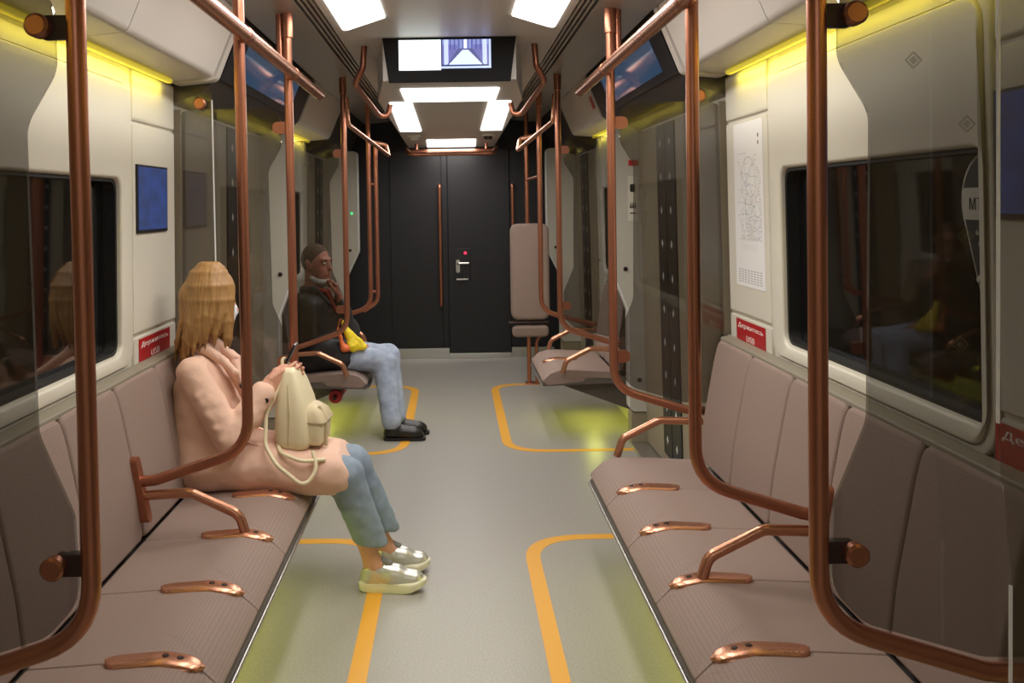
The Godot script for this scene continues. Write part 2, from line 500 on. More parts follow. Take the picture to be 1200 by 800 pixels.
func picture(im: Image, glow: float, rough := 0.25) -> StandardMaterial3D:
	var m := StandardMaterial3D.new(); m.resource_name = "screen_picture" if glow > 0.0 else "printed_sheet"
	var t := ImageTexture.create_from_image(im)
	m.roughness = rough
	if glow > 0.0:
		m.albedo_color = c8(20, 22, 28)
		m.emission_enabled = true; m.emission_texture = t; m.emission_energy_multiplier = glow; m.emission = Color.WHITE; m.emission_operator = BaseMaterial3D.EMISSION_OP_MULTIPLY
	else:
		m.albedo_texture = t
	return m
# flat sheet with thickness: a quad with UV 0..1 on its front, c = lower left, u to the right, w up
func sheet(c: Vector3, u: Vector3, w: Vector3, thick: float) -> MB:
	var m := MB.new()
	var n := u.cross(w).normalized() * thick
	var f := [c + n, c + u + n, c + u + w + n, c + w + n]
	var b := [c, c + u, c + u + w, c + w]
	var q := [Vector2(0, 1), Vector2(1, 1), Vector2(1, 0), Vector2(0, 0)]
	for i in 4: m.add(f[i], q[i])
	for i in 4: m.add(b[i], q[i])
	for e in [[0, 1, 2], [0, 2, 3], [4, 6, 5], [4, 7, 6], [0, 4, 1], [1, 4, 5], [1, 5, 2], [2, 5, 6], [2, 6, 3], [3, 6, 7], [3, 7, 0], [0, 7, 4]]:
		m.tri(e[0], e[1], e[2])
	return m

# ---------------------------------------------------------------- lights
func area(at: Vector3, sx: float, sy: float, towards: Vector3, along: Vector3, e: float, col: Color, parent: Node = null) -> void:
	var l := AreaLight3D.new(); l.name = "area_light"
	l.area_size = Vector2(sx, sy); l.light_energy = e; l.light_color = col; l.shadow_enabled = true
	l.area_normalize_energy = true; l.area_range = 14.0
	var z := -towards.normalized(); var x := along.normalized(); var y := z.cross(x).normalized(); x = y.cross(z)
	(parent if parent else self).add_child(l, true)
	l.basis = Basis(x, y, z); l.position = at - (origin_of(parent) if parent else Vector3.ZERO)

func _ready() -> void:
	view_and_air()
	materials()
	shell()
	walls(-1.0); walls(1.0)
	doorway(-1.0); doorway(1.0)
	end_wall()
	ceiling_lamps()
	benches()
	rails()
	screens_and_signs()
	woman()
	man()

func view_and_air() -> void:
	var cam := Camera3D.new(); cam.name = "camera"; add_child(cam)
	var f := 1112.5
	cam.projection = Camera3D.PROJECTION_FRUSTUM
	cam.near = 0.05; cam.far = 60.0
	cam.size = 800.0 / f * cam.near
	cam.frustum_offset = Vector2((600.0 - 535.3) / f, -(400.0 - 273.3) / f) * cam.near
	cam.position = Vector3(0.006, 1.54, 0)
	cam.rotation_order = EULER_ORDER_YXZ
	cam.rotation = Vector3(-0.0304, -0.0036, -0.0159)
	cam.current = true
	var we := WorldEnvironment.new(); we.name = "world_environment"
	var e := Environment.new()
	e.background_mode = Environment.BG_COLOR; e.background_color = Color(0.004, 0.004, 0.004)
	e.tonemap_mode = Environment.TONE_MAPPER_LINEAR; e.tonemap_exposure = 1.62
	e.sdfgi_enabled = true; e.ssao_enabled = true; e.ssil_enabled = true
	we.environment = e; add_child(we)

# ---------------------------------------------------------------- the car
const D0 := -2.6
const D1 := 9.5
func shell() -> void:
	var fl := struct("floor", bd(-1.32, 1.32, -0.06, 0.0, D0, D1 + 0.3), M.floor)
	# painted lines round the seat zones
	for s in [-1.0, 1.0]:
		for z in [[-1.2, 4.33], [5.86, 8.05]]:
			var w := 0.031
			var x := 0.33
			var o := smooth2([Vector2(1.2, z[0] - w), Vector2(x - w, z[0] - w), Vector2(x - w, z[1] + w), Vector2(1.2, z[1] + w)], 0.30, false, 10)
			var i := smooth2([Vector2(1.2, z[0] + w), Vector2(x + w, z[0] + w), Vector2(x + w, z[1] - w), Vector2(1.2, z[1] - w)], 0.24, false, 10)
			var loop := PackedVector2Array(o); i.reverse(); loop.append_array(i)
			part(fl, "marking_line", prism(loop, func(p: Vector2, t: float) -> Vector3: return P(s * p.x, t * 0.0012, p.y)), M.line)
	# ceiling: middle panel, edge strips, slots
	var c := struct("ceiling", bd(-0.545, 0.545, 2.375, 2.44, D0, 4.8, 0.004), M.ceil)
	for s in [-1.0, 1.0]:
		part(c, "side_panel", bd(s * 0.42, s * 0.545, 2.375, 2.44, 4.8, D1, 0.003), M.ceil)
		part(c, "edge_strip", prism(PackedVector2Array([Vector2(0.625, 2.372), Vector2(0.866, 2.352), Vector2(0.866, 2.44), Vector2(0.625, 2.44)]), along_d(D0, D1, s)), M.strip)
		for k in 3:
			part(c, "slot_rib", bd(s * (0.553 + k * 0.024), s * (0.566 + k * 0.024), 2.378, 2.44, D0, D1), M.strip)
		part(c, "slot_backing", bd(s * 0.54, s * 0.63, 2.41, 2.44, D0, D1), M.rubber)
	part(c, "roof", bd(-1.34, 1.34, 2.44, 2.52, D0, D1 + 0.3), M.shell)
	# dropped ceiling over the end of the car
	var plan := PackedVector2Array([Vector2(-0.335, 4.8), Vector2(0.335, 4.8), Vector2(0.425, 5.62), Vector2(0.425, D1), Vector2(-0.425, D1), Vector2(-0.425, 5.62)])
	struct("ceiling_lowered", prism(plan, func(p: Vector2, t: float) -> Vector3: return P(p.x, lerpf(low(p.y), 2.375, t), p.y)), M.ceil)
	part(c, "side_filler", bd(-0.545, 0.545, 2.377, 2.44, 4.8, 5.7), M.ceil)
	struct("wall_back", bd(-1.34, 1.34, 0.0, 2.44, D0 - 0.08, D0), M.wall)

func wall_x(h: float) -> float: return 1.205 - 0.02 * (h - 0.9) / 1.15
# polygon in (depth, height) as a slab on the leaning side wall: x from wall_x - near to wall_x - far
func slab(poly: PackedVector2Array, s: float, proud: float, back: float) -> MB:
	return prism(poly, func(p: Vector2, t: float) -> Vector3: return P(s * (wall_x(p.y) - lerpf(proud, back, t)), p.y, p.x))
func rect2(d0: float, d1: float, h0: float, h1: float) -> PackedVector2Array:
	return PackedVector2Array([Vector2(d0, h0), Vector2(d1, h0), Vector2(d1, h1), Vector2(d0, h1)])
func panel(parent: Node, called: String, s: float, d0: float, d1: float, h0: float, h1: float, r: float, proud: float, m: Material) -> MeshInstance3D:
	# soft-edged facing panel
	var o := rr(d0, d1, h0, h1, r); var b := 0.006
	var rings := []
	for e in [[-0.004, 0.0], [proud - b, 0.0], [proud - b * 0.3, b * 0.3], [proud, b]]:
		var ring := []
		for p in o:
			var q := Vector2(lerpf(p.x, (d0 + d1) / 2, e[1] / ((d1 - d0) / 2)), lerpf(p.y, (h0 + h1) / 2, e[1] / ((h1 - h0) / 2)))
			ring.append(P(s * (wall_x(q.y) - e[0]), q.y, q.x))
		rings.append(ring)
	var mb := MB.new(); mb.loft(rings); return part(parent, called, mb, m)

func walls(s: float) -> void:
	var side := "left" if s < 0 else "right"
	# carrying wall, with openings for the windows, in pieces
	var w := MB.new()
	var base := struct("wall_" + side, slab(rect2(D0, D1, 0.0, 1.0), s, 0.0, -0.08), M.wall)
	for z in [[D0, -1.0], [0.34, 2.12], [3.40, 4.14], [6.05, 6.85], [7.45, 7.75]]:
		w = slab(rect2(z[0], z[1], 1.0, 1.67), s, 0.0, -0.08); part(base, "wall_post", w, M.wall)
	part(base, "upper_wall", slab(rect2(D0, D1, 1.67, 2.3), s, 0.0, -0.08), M.wall)
	part(base, "outer_skin", slab(rect2(D0, D1, -0.05, 2.45), s, -0.12, -0.16), M.rubber)
	# windows
	var spans := [[2.06, 3.52, 2.092, 3.38], [6.80, 7.5, 6.87, 7.43], [-1.05, 0.40, -0.98, 0.30]]
	for k in spans.size():
		var z: Array = spans[k]
		var o := rr(z[0], z[1], 0.945, 2.05, 0.11, 8)
		var o1 := rr(z[0] + 0.006, z[1] - 0.006, 0.951, 2.044, 0.106, 8)
		var p0 := rr(z[0] + 0.026, z[1] - 0.026, 0.968, 1.995, 0.09, 8)
		var p1 := rr(z[0] + 0.031, z[1] - 0.031, 0.973, 1.990, 0.086, 8)
		var p2 := rr(z[0] + 0.038, z[1] - 0.038, 0.980, 1.984, 0.08, 8)
		var i := rr(z[2], z[3], 1.025, 1.65, 0.05, 8)
		var i1 := rr(z[2] - 0.012, z[3] + 0.012, 1.013, 1.662, 0.06, 8)
		var ls := []
		for e in [[o, -0.004], [o, 0.008], [o1, 0.014], [p0, 0.014], [p0, 0.008], [p1, 0.008], [p1, 0.018], [p2, 0.024], [i1, 0.024], [i, 0.012], [i, -0.07]]:
			var ring := []
			for p in e[0]: ring.append(P(s * (wall_x(p.y) - e[1]), p.y, p.x))
			ls.append(ring)
		var wn := struct("window_%d" % (k * 2 + (1 if s < 0 else 2)), loops(ls), M.wall, 50)
		part(wn, "pane", slab(rr(z[2] - 0.01, z[3] + 0.01, 1.015, 1.66, 0.05), s, -0.035, -0.043), M.window)
		part(wn, "gasket", loops(gasket(i, s)), M.rubber)
		if k == 0:
			for g in [2.6]: # dark blind guide seen behind the pane
				part(wn, "guide_bar", slab(rect2(3.30, 3.335, 1.02, 1.62), s, -0.05, -0.06), M.grey_print)
	# panels between windows and door posts
	for z in [[3.535, 4.06], [1.50, 2.05], [6.10, 6.78], [7.52, 7.74]]:
		panel(base, "wall_panel", s, z[0], z[1], 0.40, 1.058, 0.006, 0.012, M.wall)
		panel(base, "wall_panel", s, z[0], z[1], 1.072, 1.860, 0.006, 0.012, M.wall)
		panel(base, "wall_panel", s, z[0], z[1], 1.874, 2.06, 0.006, 0.012, M.wall)
	# overhead bulkhead above the seats: slanted face and underside
	for z in [[D0, 0.2], [0.206, 2.93], [2.936, 3.97], [6.2, 7.7]]:
		var pr := smooth2([Vector2(0.872, 2.43), Vector2(0.872, 2.350), Vector2(0.985, 2.085), Vector2(1.183, 2.066), Vector2(1.183, 2.43)], 0.035, true, 5)
		struct("trim_bulkhead", prism(pr, along_d(z[0], z[1], s)), M.ceil, 30)
	var lip := smooth2([Vector2(0.868, 2.43), Vector2(0.868, 2.352), Vector2(0.980, 2.075), Vector2(1.17, 2.056), Vector2(1.17, 2.43)], 0.035, true, 5)
	struct("trim_bulkhead", prism(lip, along_d(3.985, 4.05, s)), M.ceil, 30)
	# cove lights under the bulkhead
	for z in [[0.15, 3.88], [6.3, 7.6]]:
		var len: float = z[1] - z[0]
		var o := whole("cove_light", bd(s * 1.125, s * 1.15, 2.050, 2.068, z[0], z[1], 0.004), M.cove, "yellow cove light strip under the %s bulkhead, %s" % [side, "above the near bench" if z[0] < 3 else "above the far bench"], "light strip")
		area(P(s * 1.128, 2.040, (z[0] + z[1]) / 2), len, 0.02, Vector3(s * 0.8, -0.7, 0), Vector3(0, 0, 1), 0.19 * len / 3.7, c8(255, 236, 96), o)

func gasket(i: PackedVector2Array, s: float) -> Array:
	var ls := []
	for e in [[1.0, 0.004], [0.965, 0.004], [0.965, -0.034], [1.0, -0.034]]:
		var c := Vector2.ZERO
		for p in i: c += p / i.size()
		var ring := []
		for p in i:
			var q: Vector2 = c + (p - c) * Vector2(1.0 - (1.0 - e[0]) * 0.6, e[0])
			ring.append(P(s * (wall_x(q.y) - e[1]), q.y, q.x))
		ls.append(ring)
	return ls

# profile of the door posts: upper part reaches further in
func post_profile(xi: float, xl: float, h0: float) -> PackedVector2Array:
	return smooth2([Vector2(1.24, h0), Vector2(xl, h0), Vector2(xl, 0.85), Vector2(xi, 1.10), Vector2(xi, 2.06), Vector2(1.24, 2.06)], 0.04, true, 5)
func edge_strip(xi: float, xl: float, h0: float, s: float, d0: float, d1: float) -> MB:
	var pr := PackedVector2Array([Vector2(xl, h0 + 0.03), Vector2(xl, 0.85), Vector2(xi, 1.10), Vector2(xi, 2.02), Vector2(xi - 0.006, 2.02), Vector2(xi - 0.006, 1.10), Vector2(xl - 0.006, 0.85), Vector2(xl - 0.006, h0 + 0.03)])
	return prism(pr, along_d(d0, d1, s))

func doorway(s: float) -> void:
	var side := "left" if s < 0 else "right"
	var n := 0
	for z in [[4.22, 5.93], [7.8, 9.0], [-0.6, 1.45]]:
		n += 1
		var a: float = z[0]; var b: float = z[1]; var c := (a + b) / 2 + (0.12 if n == 1 else 0.0)
		var dr := Node3D.new(); dr.name = "door_%d" % (n * 2 - (1 if s < 0 else 0)); add_child(dr); dr.set_meta("kind", "structure")
		for e in [[a, c - 0.004], [c + 0.004, b]]:
			var near: bool = e[0] == a
			panel_at(dr, "door_leaf", s, 0.014, e[0], e[1], 0.03, 1.97, M.leaf)
			var g0: float = e[1] - 0.212 if near else e[0] + 0.002
			panel_at(dr, "glass_strip", s, 0.022, g0, g0 + 0.21, 0.10, 1.965, M.black)
			for k in 10:
				var h := 1.86 - k * 0.185
				var dd: float = g0 + 0.105
				var q := PackedVector2Array([Vector2(dd, h - 0.024), Vector2(dd + 0.02, h), Vector2(dd, h + 0.024), Vector2(dd - 0.02, h)])
				part(dr, "diamond_mark", prism(q, func(p: Vector2, t: float) -> Vector3: return P(s * (wall_x(p.y) - 0.0215 - 0.0015 * t), p.y, p.x)), M.mark)
		part(dr, "sill", bd(s * 1.10, s * 1.24, 0.0, 0.025, a, b, 0.004), M.steel)
		# header over the door: slanted black fascia and underside
		var pr := PackedVector2Array([Vector2(0.884, 2.43), Vector2(0.884, 2.352), Vector2(0.996, 2.090), Vector2(1.06, 2.03), Vector2(1.2, 1.98), Vector2(1.26, 1.98), Vector2(1.26, 2.43)])
		var lo: float = 4.06 if n == 1 else a - 0.1
		var hi: float = 6.19 if n == 1 else (9.48 if n == 2 else b)
		if n < 3: part(dr, "header", prism(pr, along_d(lo, hi, s)), M.header)
	# posts beyond the doorways
	for z in [[5.93, 6.06, 1.005, 1.10], [9.0, 9.2, 0.90, 1.02]]:
		var far: bool = z[0] > 8
		var pst := struct("trim_door_post", prism(post_profile(z[2], z[3], 0.22), along_d(z[0], z[1], s)), M.pillar, 30)
		part(pst, "edge_highlight", edge_strip(z[2], z[3], 0.22, s, z[0] - 0.002, z[0] + 0.02), M.edge)  # highlight along the post edge, painted as a white strip
		part(pst, "foot", bd(s * (z[3] + 0.01), s * 1.24, 0.0, 0.215, z[0] + 0.01, z[1] - 0.01, 0.004), M.leaf)
		var sc := MB.new()
		disc(P(s * (z[2] + 0.075), 1.12, z[0] - 0.002), Vector3(0, 0, 1), 0.014, 0.012, sc)
		part(pst, "lock_screw", sc, M.dark_clamp)
		if not far:
			sc = MB.new(); disc(P(s * (z[3] + 0.06), 0.42, z[0] - 0.002), Vector3(0, 0, 1), 0.014, 0.012, sc)
			part(pst, "lock_screw", sc, M.dark_clamp)
		elif s < 0:
			sc = MB.new(); disc(P(s * 0.955, 1.47, z[0] - 0.003), Vector3(0, 0, 1), 0.011, 0.012, sc); part(pst, "indicator", sc, M.pin_led)
	# clear wing screens on the near side of each doorway
	for z in [[4.058, 4.066, 1.015, 1.06], [1.655, 1.661, 0.962, 0.985]]:
		var near: bool = z[0] < 3
		var o := thing("wing_screen", P(s * 1.1, 0.6, z[0]), "narrow tinted glass wing by the %s wall beside the %s doorway" % [side, "near" if near else "middle"], "glass screen")
		part(o, "pane", prism(post_profile(z[2], z[3], 0.6), along_d(z[0], z[1], s)), M.tint2, 30)
		part(o, "glass_edge_highlight", prism(PackedVector2Array([Vector2(z[2], 1.14), Vector2(z[2], 2.0), Vector2(z[2] - 0.004, 2.0), Vector2(z[2] - 0.004, 1.14)]), along_d(z[0], z[1], s)), M.edge)  # glass edge whitened where it catches light, upper and lower stretch
		part(o, "glass_edge_highlight", prism(PackedVector2Array([Vector2(z[3], 0.64), Vector2(z[3], 0.85), Vector2(z[3] - 0.004, 0.85), Vector2(z[3] - 0.004, 0.64)]), along_d(z[0], z[1], s)), M.edge)
		part(o, "clamp", disc(P(s * (z[2] + 0.045), 1.985, z[0] - 0.012), Vector3(0, 0, 1), 0.026, 0.03), M.copper)

func panel_at(parent: Node, called: String, s: float, x: float, d0: float, d1: float, h0: float, h1: float, m: Material) -> void:
	panel(parent, called, s, d0, d1, h0, h1, 0.004, x, m)

func end_wall() -> void:
	var w := struct("wall_end", bd(-1.34, 1.34, 0.0, 2.44, D1, D1 + 0.1), M.black)
	part(w, "base_plate", bd(-0.62, -0.05, 0.0, 0.10, D1 - 0.012, D1, 0.003), M.steel)
	part(w, "base_plate", bd(0.575, 1.0, 0.0, 0.10, D1 - 0.012, D1, 0.003), M.steel)
	part(w, "fascia_panel", bd(-0.62, -0.115, 0.11, 2.08, D1 - 0.014, D1, 0.004), M.black)
	part(w, "fascia_panel", bd(-0.105, -0.052, 0.11, 2.08, D1 - 0.014, D1, 0.004), M.black)
	part(w, "fascia_panel", bd(0.575, 0.95, 0.11, 2.08, D1 - 0.014, D1, 0.004), M.black)
	var d := Node3D.new(); d.name = "door_7"; add_child(d); d.set_meta("kind", "structure")
	part(d, "leaf", bd(-0.045, 0.568, 0.055, 2.09, D1 - 0.03, D1, 0.006), M.black)
	part(d, "sill", bd(-0.05, 0.572, 0.0, 0.05, D1 - 0.04, D1, 0.004), M.steel)
	var lk := part(d, "lock_plate", bd(0.012, 0.172, 0.79, 1.10, D1 - 0.045, D1 - 0.028, 0.006), M.black)
	part(lk, "rose", prism(rr(0.028, 0.066, 0.86, 0.99, 0.019), along_d(D1 - 0.062, D1 - 0.044)), M.steel)
	part(lk, "lever", tube([P(0.047, 0.955, D1 - 0.05), P(0.047, 0.955, D1 - 0.10), P(0.16, 0.955, D1 - 0.10)], 0.011, 0.015), M.steel)
	part(lk, "ledge", bd(0.03, 0.15, 0.785, 0.80, D1 - 0.06, D1 - 0.04, 0.003), M.steel)
	part(lk, "indicator", disc(P(0.122, 1.055, D1 - 0.047), Vector3(0, 0, 1), 0.014, 0.012), M.red_led)
	for x in [-0.125, 0.60]:
		var o := thing("grab_bar", P(x, 0.5, D1), "copper grab bar upright on the black end wall, %s" % ("left of the cab door" if x < 0 else "right of the cab door"), "grab bar")
		part(o, "bar", tube([P(x, 0.53, D1 - 0.012), P(x, 0.53, D1 - 0.07), P(x, 1.73, D1 - 0.07), P(x, 1.73, D1 - 0.012)], 0.017, 0.05), M.copper)

func ceiling_lamps() -> void:
	var white := c8(255, 250, 244)
	for s in [-1.0, 1.0]:
		var side := "left" if s < 0 else "right"
		# long panels in the main ceiling; the nearest visible ones end in a slanted edge
		for z in [[2.45, 4.22, 4.54], [-2.0, -0.4, -0.4]]:
			var q := smooth2([Vector2(0.28, z[0]), Vector2(0.50, z[0]), Vector2(0.50, z[2]), Vector2(0.28, z[1])], 0.02, true, 4)
			var pos: String = "slanted end before the ceiling screen" if z[0] > 0 else "behind the viewer"
			var o := whole("ceiling_light", prism(q, func(p: Vector2, t: float) -> Vector3: return P(s * p.x, 2.376 - 0.008 * t, p.y)), M.lamp, "white ceiling light panel on the %s, %s" % [side, pos], "ceiling light", "ceiling light panels")
			area(P(s * 0.39, 2.362, (z[0] + z[1]) / 2), 0.22, z[1] - z[0], Vector3.DOWN, Vector3.RIGHT, 0.98 if z[0] > 0 else 0.4, white, o)
		var q2 := smooth2([Vector2(0.23, 5.69), Vector2(0.365, 5.69), Vector2(0.405, 7.6), Vector2(0.235, 7.6)], 0.02, true, 4)
		var o2 := whole("ceiling_light", prism(q2, func(p: Vector2, t: float) -> Vector3: return P(s * p.x, low(p.y) + 0.001 - 0.008 * t, p.y)), M.lamp, "white light panel along the %s edge of the lowered ceiling" % side, "ceiling light", "ceiling light panels")
		area(P(s * 0.31, low(6.65) - 0.025, 6.65), 0.14, 1.85, Vector3.DOWN, Vector3.RIGHT, 0.62, white, o2)
	for z in [[5.09, 5.64, 0.265, 0.265, "wide white ceiling light right behind the hanging screen"], [8.5, 9.35, 0.22, 0.235, "white ceiling light above the transverse handrail by the cab door"]]:
		var q := smooth2([Vector2(-z[2], z[0]), Vector2(z[2], z[0]), Vector2(z[3], z[1]), Vector2(-z[3], z[1])], 0.015, true, 4)
		var o := whole("ceiling_light", prism(q, func(p: Vector2, t: float) -> Vector3: return P(p.x, low(p.y) + 0.001 - 0.008 * t, p.y)), M.lamp, z[4], "ceiling light", "ceiling light panels")
		var mz: float = (z[0] + z[1]) / 2
		area(P(0, low(mz) - 0.025, mz), z[2] * 2, z[1] - z[0], Vector3.DOWN, Vector3.RIGHT, 0.55, white, o)
	# small spot fittings beyond the side panels
	for s in [-1.0, 1.0]:
		var sp := thing("ceiling_camera", P(s * 0.31, low(8.0), 8.0), "small round white fitting on the lowered ceiling, %s side" % ("left" if s < 0 else "right"), "ceiling fitting")
		part(sp, "base", disc(P(s * 0.31, low(8.0) - 0.008, 8.0), Vector3.UP, 0.055, 0.02), M.white)
		part(sp, "dome", disc(P(s * 0.31, low(8.0) - 0.03, 8.0), Vector3.UP, 0.036, 0.03), M.grey_print if s < 0 else M.dark_clamp)

func low(d: float) -> float: return 2.165 - 0.055 * (d - 4.8) / 4.7

# ---------------------------------------------------------------- seats
var seat_line := PackedVector2Array()
var back_line := PackedVector2Array()
func on_line(l: PackedVector2Array, t: float, h: float) -> Vector2:
	# t: arc length from the start; h: offset along the left-hand normal
	var i := 0
	while i < l.size() - 2 and t > l[i].distance_to(l[i + 1]):
		t -= l[i].distance_to(l[i + 1]); i += 1
	var a := l[i]; var b := l[i + 1]; var u := (b - a).normalized()
	return a + u * t + Vector2(u.y, -u.x) * h
func length2(l: PackedVector2Array) -> float:
	var s := 0.0
	for i in l.size() - 1: s += l[i].distance_to(l[i + 1])
	return s

func bench(s: float, d0: float, pitch: float, count: int, label: String, frame_at: Array) -> Node3D:
	var o := thing("bench_seat", P(s * 0.8, 0.0, d0 + pitch * count / 2), label, "bench")
	# seat: from the back to the rolled front edge (x, h), base line of the cushion
	var sl := smooth2([Vector2(1.045, 0.385), Vector2(0.84, 0.397), Vector2(0.715, 0.405), Vector2(0.645, 0.391), Vector2(0.609, 0.345)], 0.12, false, 8)
	var bl := smooth2([Vector2(1.10, 0.43), Vector2(1.117, 0.60), Vector2(1.165, 0.86), Vector2(1.184, 0.935)], 0.2, false, 6)
	var ls := length2(sl); var lb := length2(bl)
	var d1 := d0 + pitch * count
	for k in count:
		var c := d0 + pitch * (k + 0.5)
		var first := k == 0; var last := k == count - 1
		part(o, "seat_cushion", pad(func(a: float, b: float, h: float) -> Vector3:
			var q := on_line(sl, a + ls / 2, h)
			return P(s * q.x, q.y, c + b), ls / 2, pitch / 2 - 0.0008, 0.008, 0.045, 0.006), M.seat, 60)
		part(o, "back_cushion", pad(func(a: float, b: float, h: float) -> Vector3:
			var q := on_line(bl, a + lb / 2, -h)
			return P(s * q.x, q.y, c + b), lb / 2, pitch / 2 - 0.0012, 0.035, 0.055, 0.015), M.seat, 60)
	# shell below and behind
	var sh := smooth2([Vector2(1.187, 0.36), Vector2(0.582, 0.340), Vector2(0.573, 0.348), Vector2(0.61, 0.385), Vector2(0.62, 0.400), Vector2(1.04, 0.386), Vector2(1.187, 0.42)], 0.01)
	part(o, "seat_shell", prism(sh, along_d(d0 + 0.005, d1 - 0.005, s)), M.under)
	part(o, "front_trim", tube([P(s * 0.570, 0.343, d0 + 0.01), P(s * 0.570, 0.343, d1 - 0.01)], 0.0065), M.steel)
	part(o, "back_shell", prism(smooth2([Vector2(1.113, 0.42), Vector2(1.13, 0.60), Vector2(1.172, 0.86), Vector2(1.186, 0.94), Vector2(1.189, 0.94), Vector2(1.189, 0.42)], 0.02), along_d(d0 + 0.005, d1 - 0.005, s)), M.under)
	part(o, "top_trim", prism(smooth2([Vector2(1.14, 0.938), Vector2(1.14, 0.957), Vector2(1.19, 0.965), Vector2(1.19, 0.93)], 0.008), along_d(d0 + 0.005, d1 - 0.005, s)), M.trim_grey)
	for k in 2:
		var dd := lerpf(d0, d1, 0.12 + 0.76 * k)
		part(o, "bracket", prism(PackedVector2Array([Vector2(1.188, 0.15), Vector2(1.188, 0.36), Vector2(0.70, 0.36), Vector2(0.70, 0.335)]), along_d(dd - 0.015, dd + 0.015, s)), M.under)
	# copper dividers between the seats
	for k in range(1, count):
		strap(o, s, d0 + pitch * k, sl)
	# light under the seat
	var g := part(o, "under_seat_lamp", bd(s * 0.985, s * 1.015, 0.318, 0.345, d0 + 0.12, d1 - 0.12, 0.004), M.green_led)
	area(P(s * 1.0, 0.312, (d0 + d1) / 2), 0.03, d1 - d0 - 0.24, Vector3(-s * 0.35, -1, 0), Vector3.RIGHT, 0.36 * (d1 - d0) / 2.2, c8(232, 236, 96), o)
	return o

func strap(parent: Node, s: float, d: float, sl: PackedVector2Array) -> void:
	var ls := length2(sl)
	var t0 := ls - 0.265; var t1 := ls - 0.052
	var rings := []
	var hw := 0.036
	var n := 28
	for i in n + 1:
		var u := float(i) / n
		var t := lerpf(t0, t1, u)
		var w := hw
		var e := minf(u, 1 - u) * (t1 - t0)
		if e < hw: w = maxf(0.003, sqrt(maxf(0.0, hw * hw - (hw - e) * (hw - e))))
		var lo := on_line(sl, t, 0.043); var sh := on_line(sl, t, 0.0505); var hi := on_line(sl, t, 0.0555)
		rings.append([P(s * lo.x, lo.y, d - w), P(s * sh.x, sh.y, d - w * 0.9), P(s * hi.x, hi.y, d - w * 0.5), P(s * hi.x, hi.y, d + w * 0.5), P(s * sh.x, sh.y, d + w * 0.9), P(s * lo.x, lo.y, d + w)])
	var m := MB.new(); m.loft(rings)
	var st := part(parent, "divider_strap", m, M.copper_b, 50)
	for q in [0.66, 0.80]:
		var a := on_line(sl, lerpf(t0, t1, q), 0.0555); var b := on_line(sl, lerpf(t0, t1, q), 0.059)
		part(st, "screw", disc(P(s * a.x, a.y, d), P(s * (b - a).x, (b - a).y, 0), 0.0085, 0.004, null, 10), M.dark_clamp)

func benches() -> void:
	bench(-1.0, 1.83, 0.442, 5, "taupe bench in the left foreground with copper dividers, the woman sits on it", [])
	bench(1.0, 1.83, 0.442, 5, "empty taupe bench in the right foreground with copper dividers", [])
	bench(-1.0, 6.18, 0.442, 3, "short taupe bench the man sits on, left beyond the doorway", [])
	bench(1.0, 6.18, 0.442, 2, "short empty taupe bench on the right beyond the doorway", [])
	# folding single seat near the cab
	var o := thing("folding_seat", P(0.63, 0.0, 8.05), "upright folding seat with tall taupe back pad on a copper post by the cab", "folding seat")
	part(o, "back_pad", pad(func(a: float, b: float, h: float) -> Vector3: return P(0.645 + a, 0.965 + b, 8.01 - h), 0.163, 0.405, 0.075, 0.07, 0.03, null, 0.01), M.seat, 60)
	part(o, "back_shell", prism(rr(0.50, 0.79, 0.58, 1.35, 0.06), along_d(8.0, 8.03)), M.under)
	part(o, "hinge", tube([P(0.46, 0.535, 7.98), P(0.80, 0.535, 7.98)], 0.016), M.dark_clamp)
	part(o, "seat_pad", pad(func(a: float, b: float, h: float) -> Vector3: return P(0.645 + a, 0.46 + b * 0.9, 8.02 - h - b * 0.15), 0.155, 0.055, 0.05, 0.06, 0.025), M.seat, 60)
	part(o, "post", tube([P(0.635, 0.0, 8.06), P(0.635, 2.36, 8.06)], 0.018), M.copper)
	part(o, "post", tube([P(0.70, 0.0, 8.06), P(0.70, 0.36, 8.06), P(0.76, 0.46, 8.06)], 0.014, 0.06), M.copper)
	part(o, "foot_plate", bd(0.60, 0.74, 0.0, 0.012, 8.02, 8.12, 0.004), M.copper)
	# red extinguisher lying under the man's bench
	var x := thing("fire_extinguisher", P(-0.80, 0.2, 6.45), "red cylinder stowed under the man's bench on the left", "extinguisher")
	part(x, "cylinder", tube([P(-0.80, 0.27, 6.30), P(-0.80, 0.27, 6.34), P(-0.80, 0.27, 6.62)], 0.045), M.red)
	part(x, "valve", tube([P(-0.80, 0.27, 6.31), P(-0.80, 0.27, 6.25)], 0.014), M.dark_clamp)
	part(x, "cradle", bd(-0.86, -0.74, 0.31, 0.36, 6.4, 6.5, 0.004), M.under)

# ---------------------------------------------------------------- rails, poles, glass
func pole_frame(s: float, d: float, x: float, label: String, top: float, arm: bool, plate: bool) -> Node3D:
	var o := thing("grab_pole", P(s * x, 0.6, d), label, "grab pole", "copper grab poles")
	part(o, "pole", tube([P(s * x, top, d), P(s * x, 0.735, d), P(s * 1.005, 0.635, d), P(s * 1.085, 0.63, d)], 0.0185, 0.14), M.copper)
	part(o, "ceiling_socket", tube([P(s * x, top + 0.015, d), P(s * x, top - 0.10, d)], 0.024), M.copper)
	if plate:
		part(o, "wall_plate", prism(rr(-0.021, 0.021, 0.495, 0.715, 0.021), func(p: Vector2, t: float) -> Vector3: return P(s * (1.022 + 0.03 * t + (p.y - 0.5) * 0.18), p.y, d + p.x)), M.copper)
	if arm:
		part(o, "armrest", tube([P(s * 1.075, 0.583, d), P(s * 0.885, 0.592, d), P(s * 0.725, 0.515, d), P(s * 0.70, 0.435, d)], 0.0165, 0.06), M.copper_b)
	return o
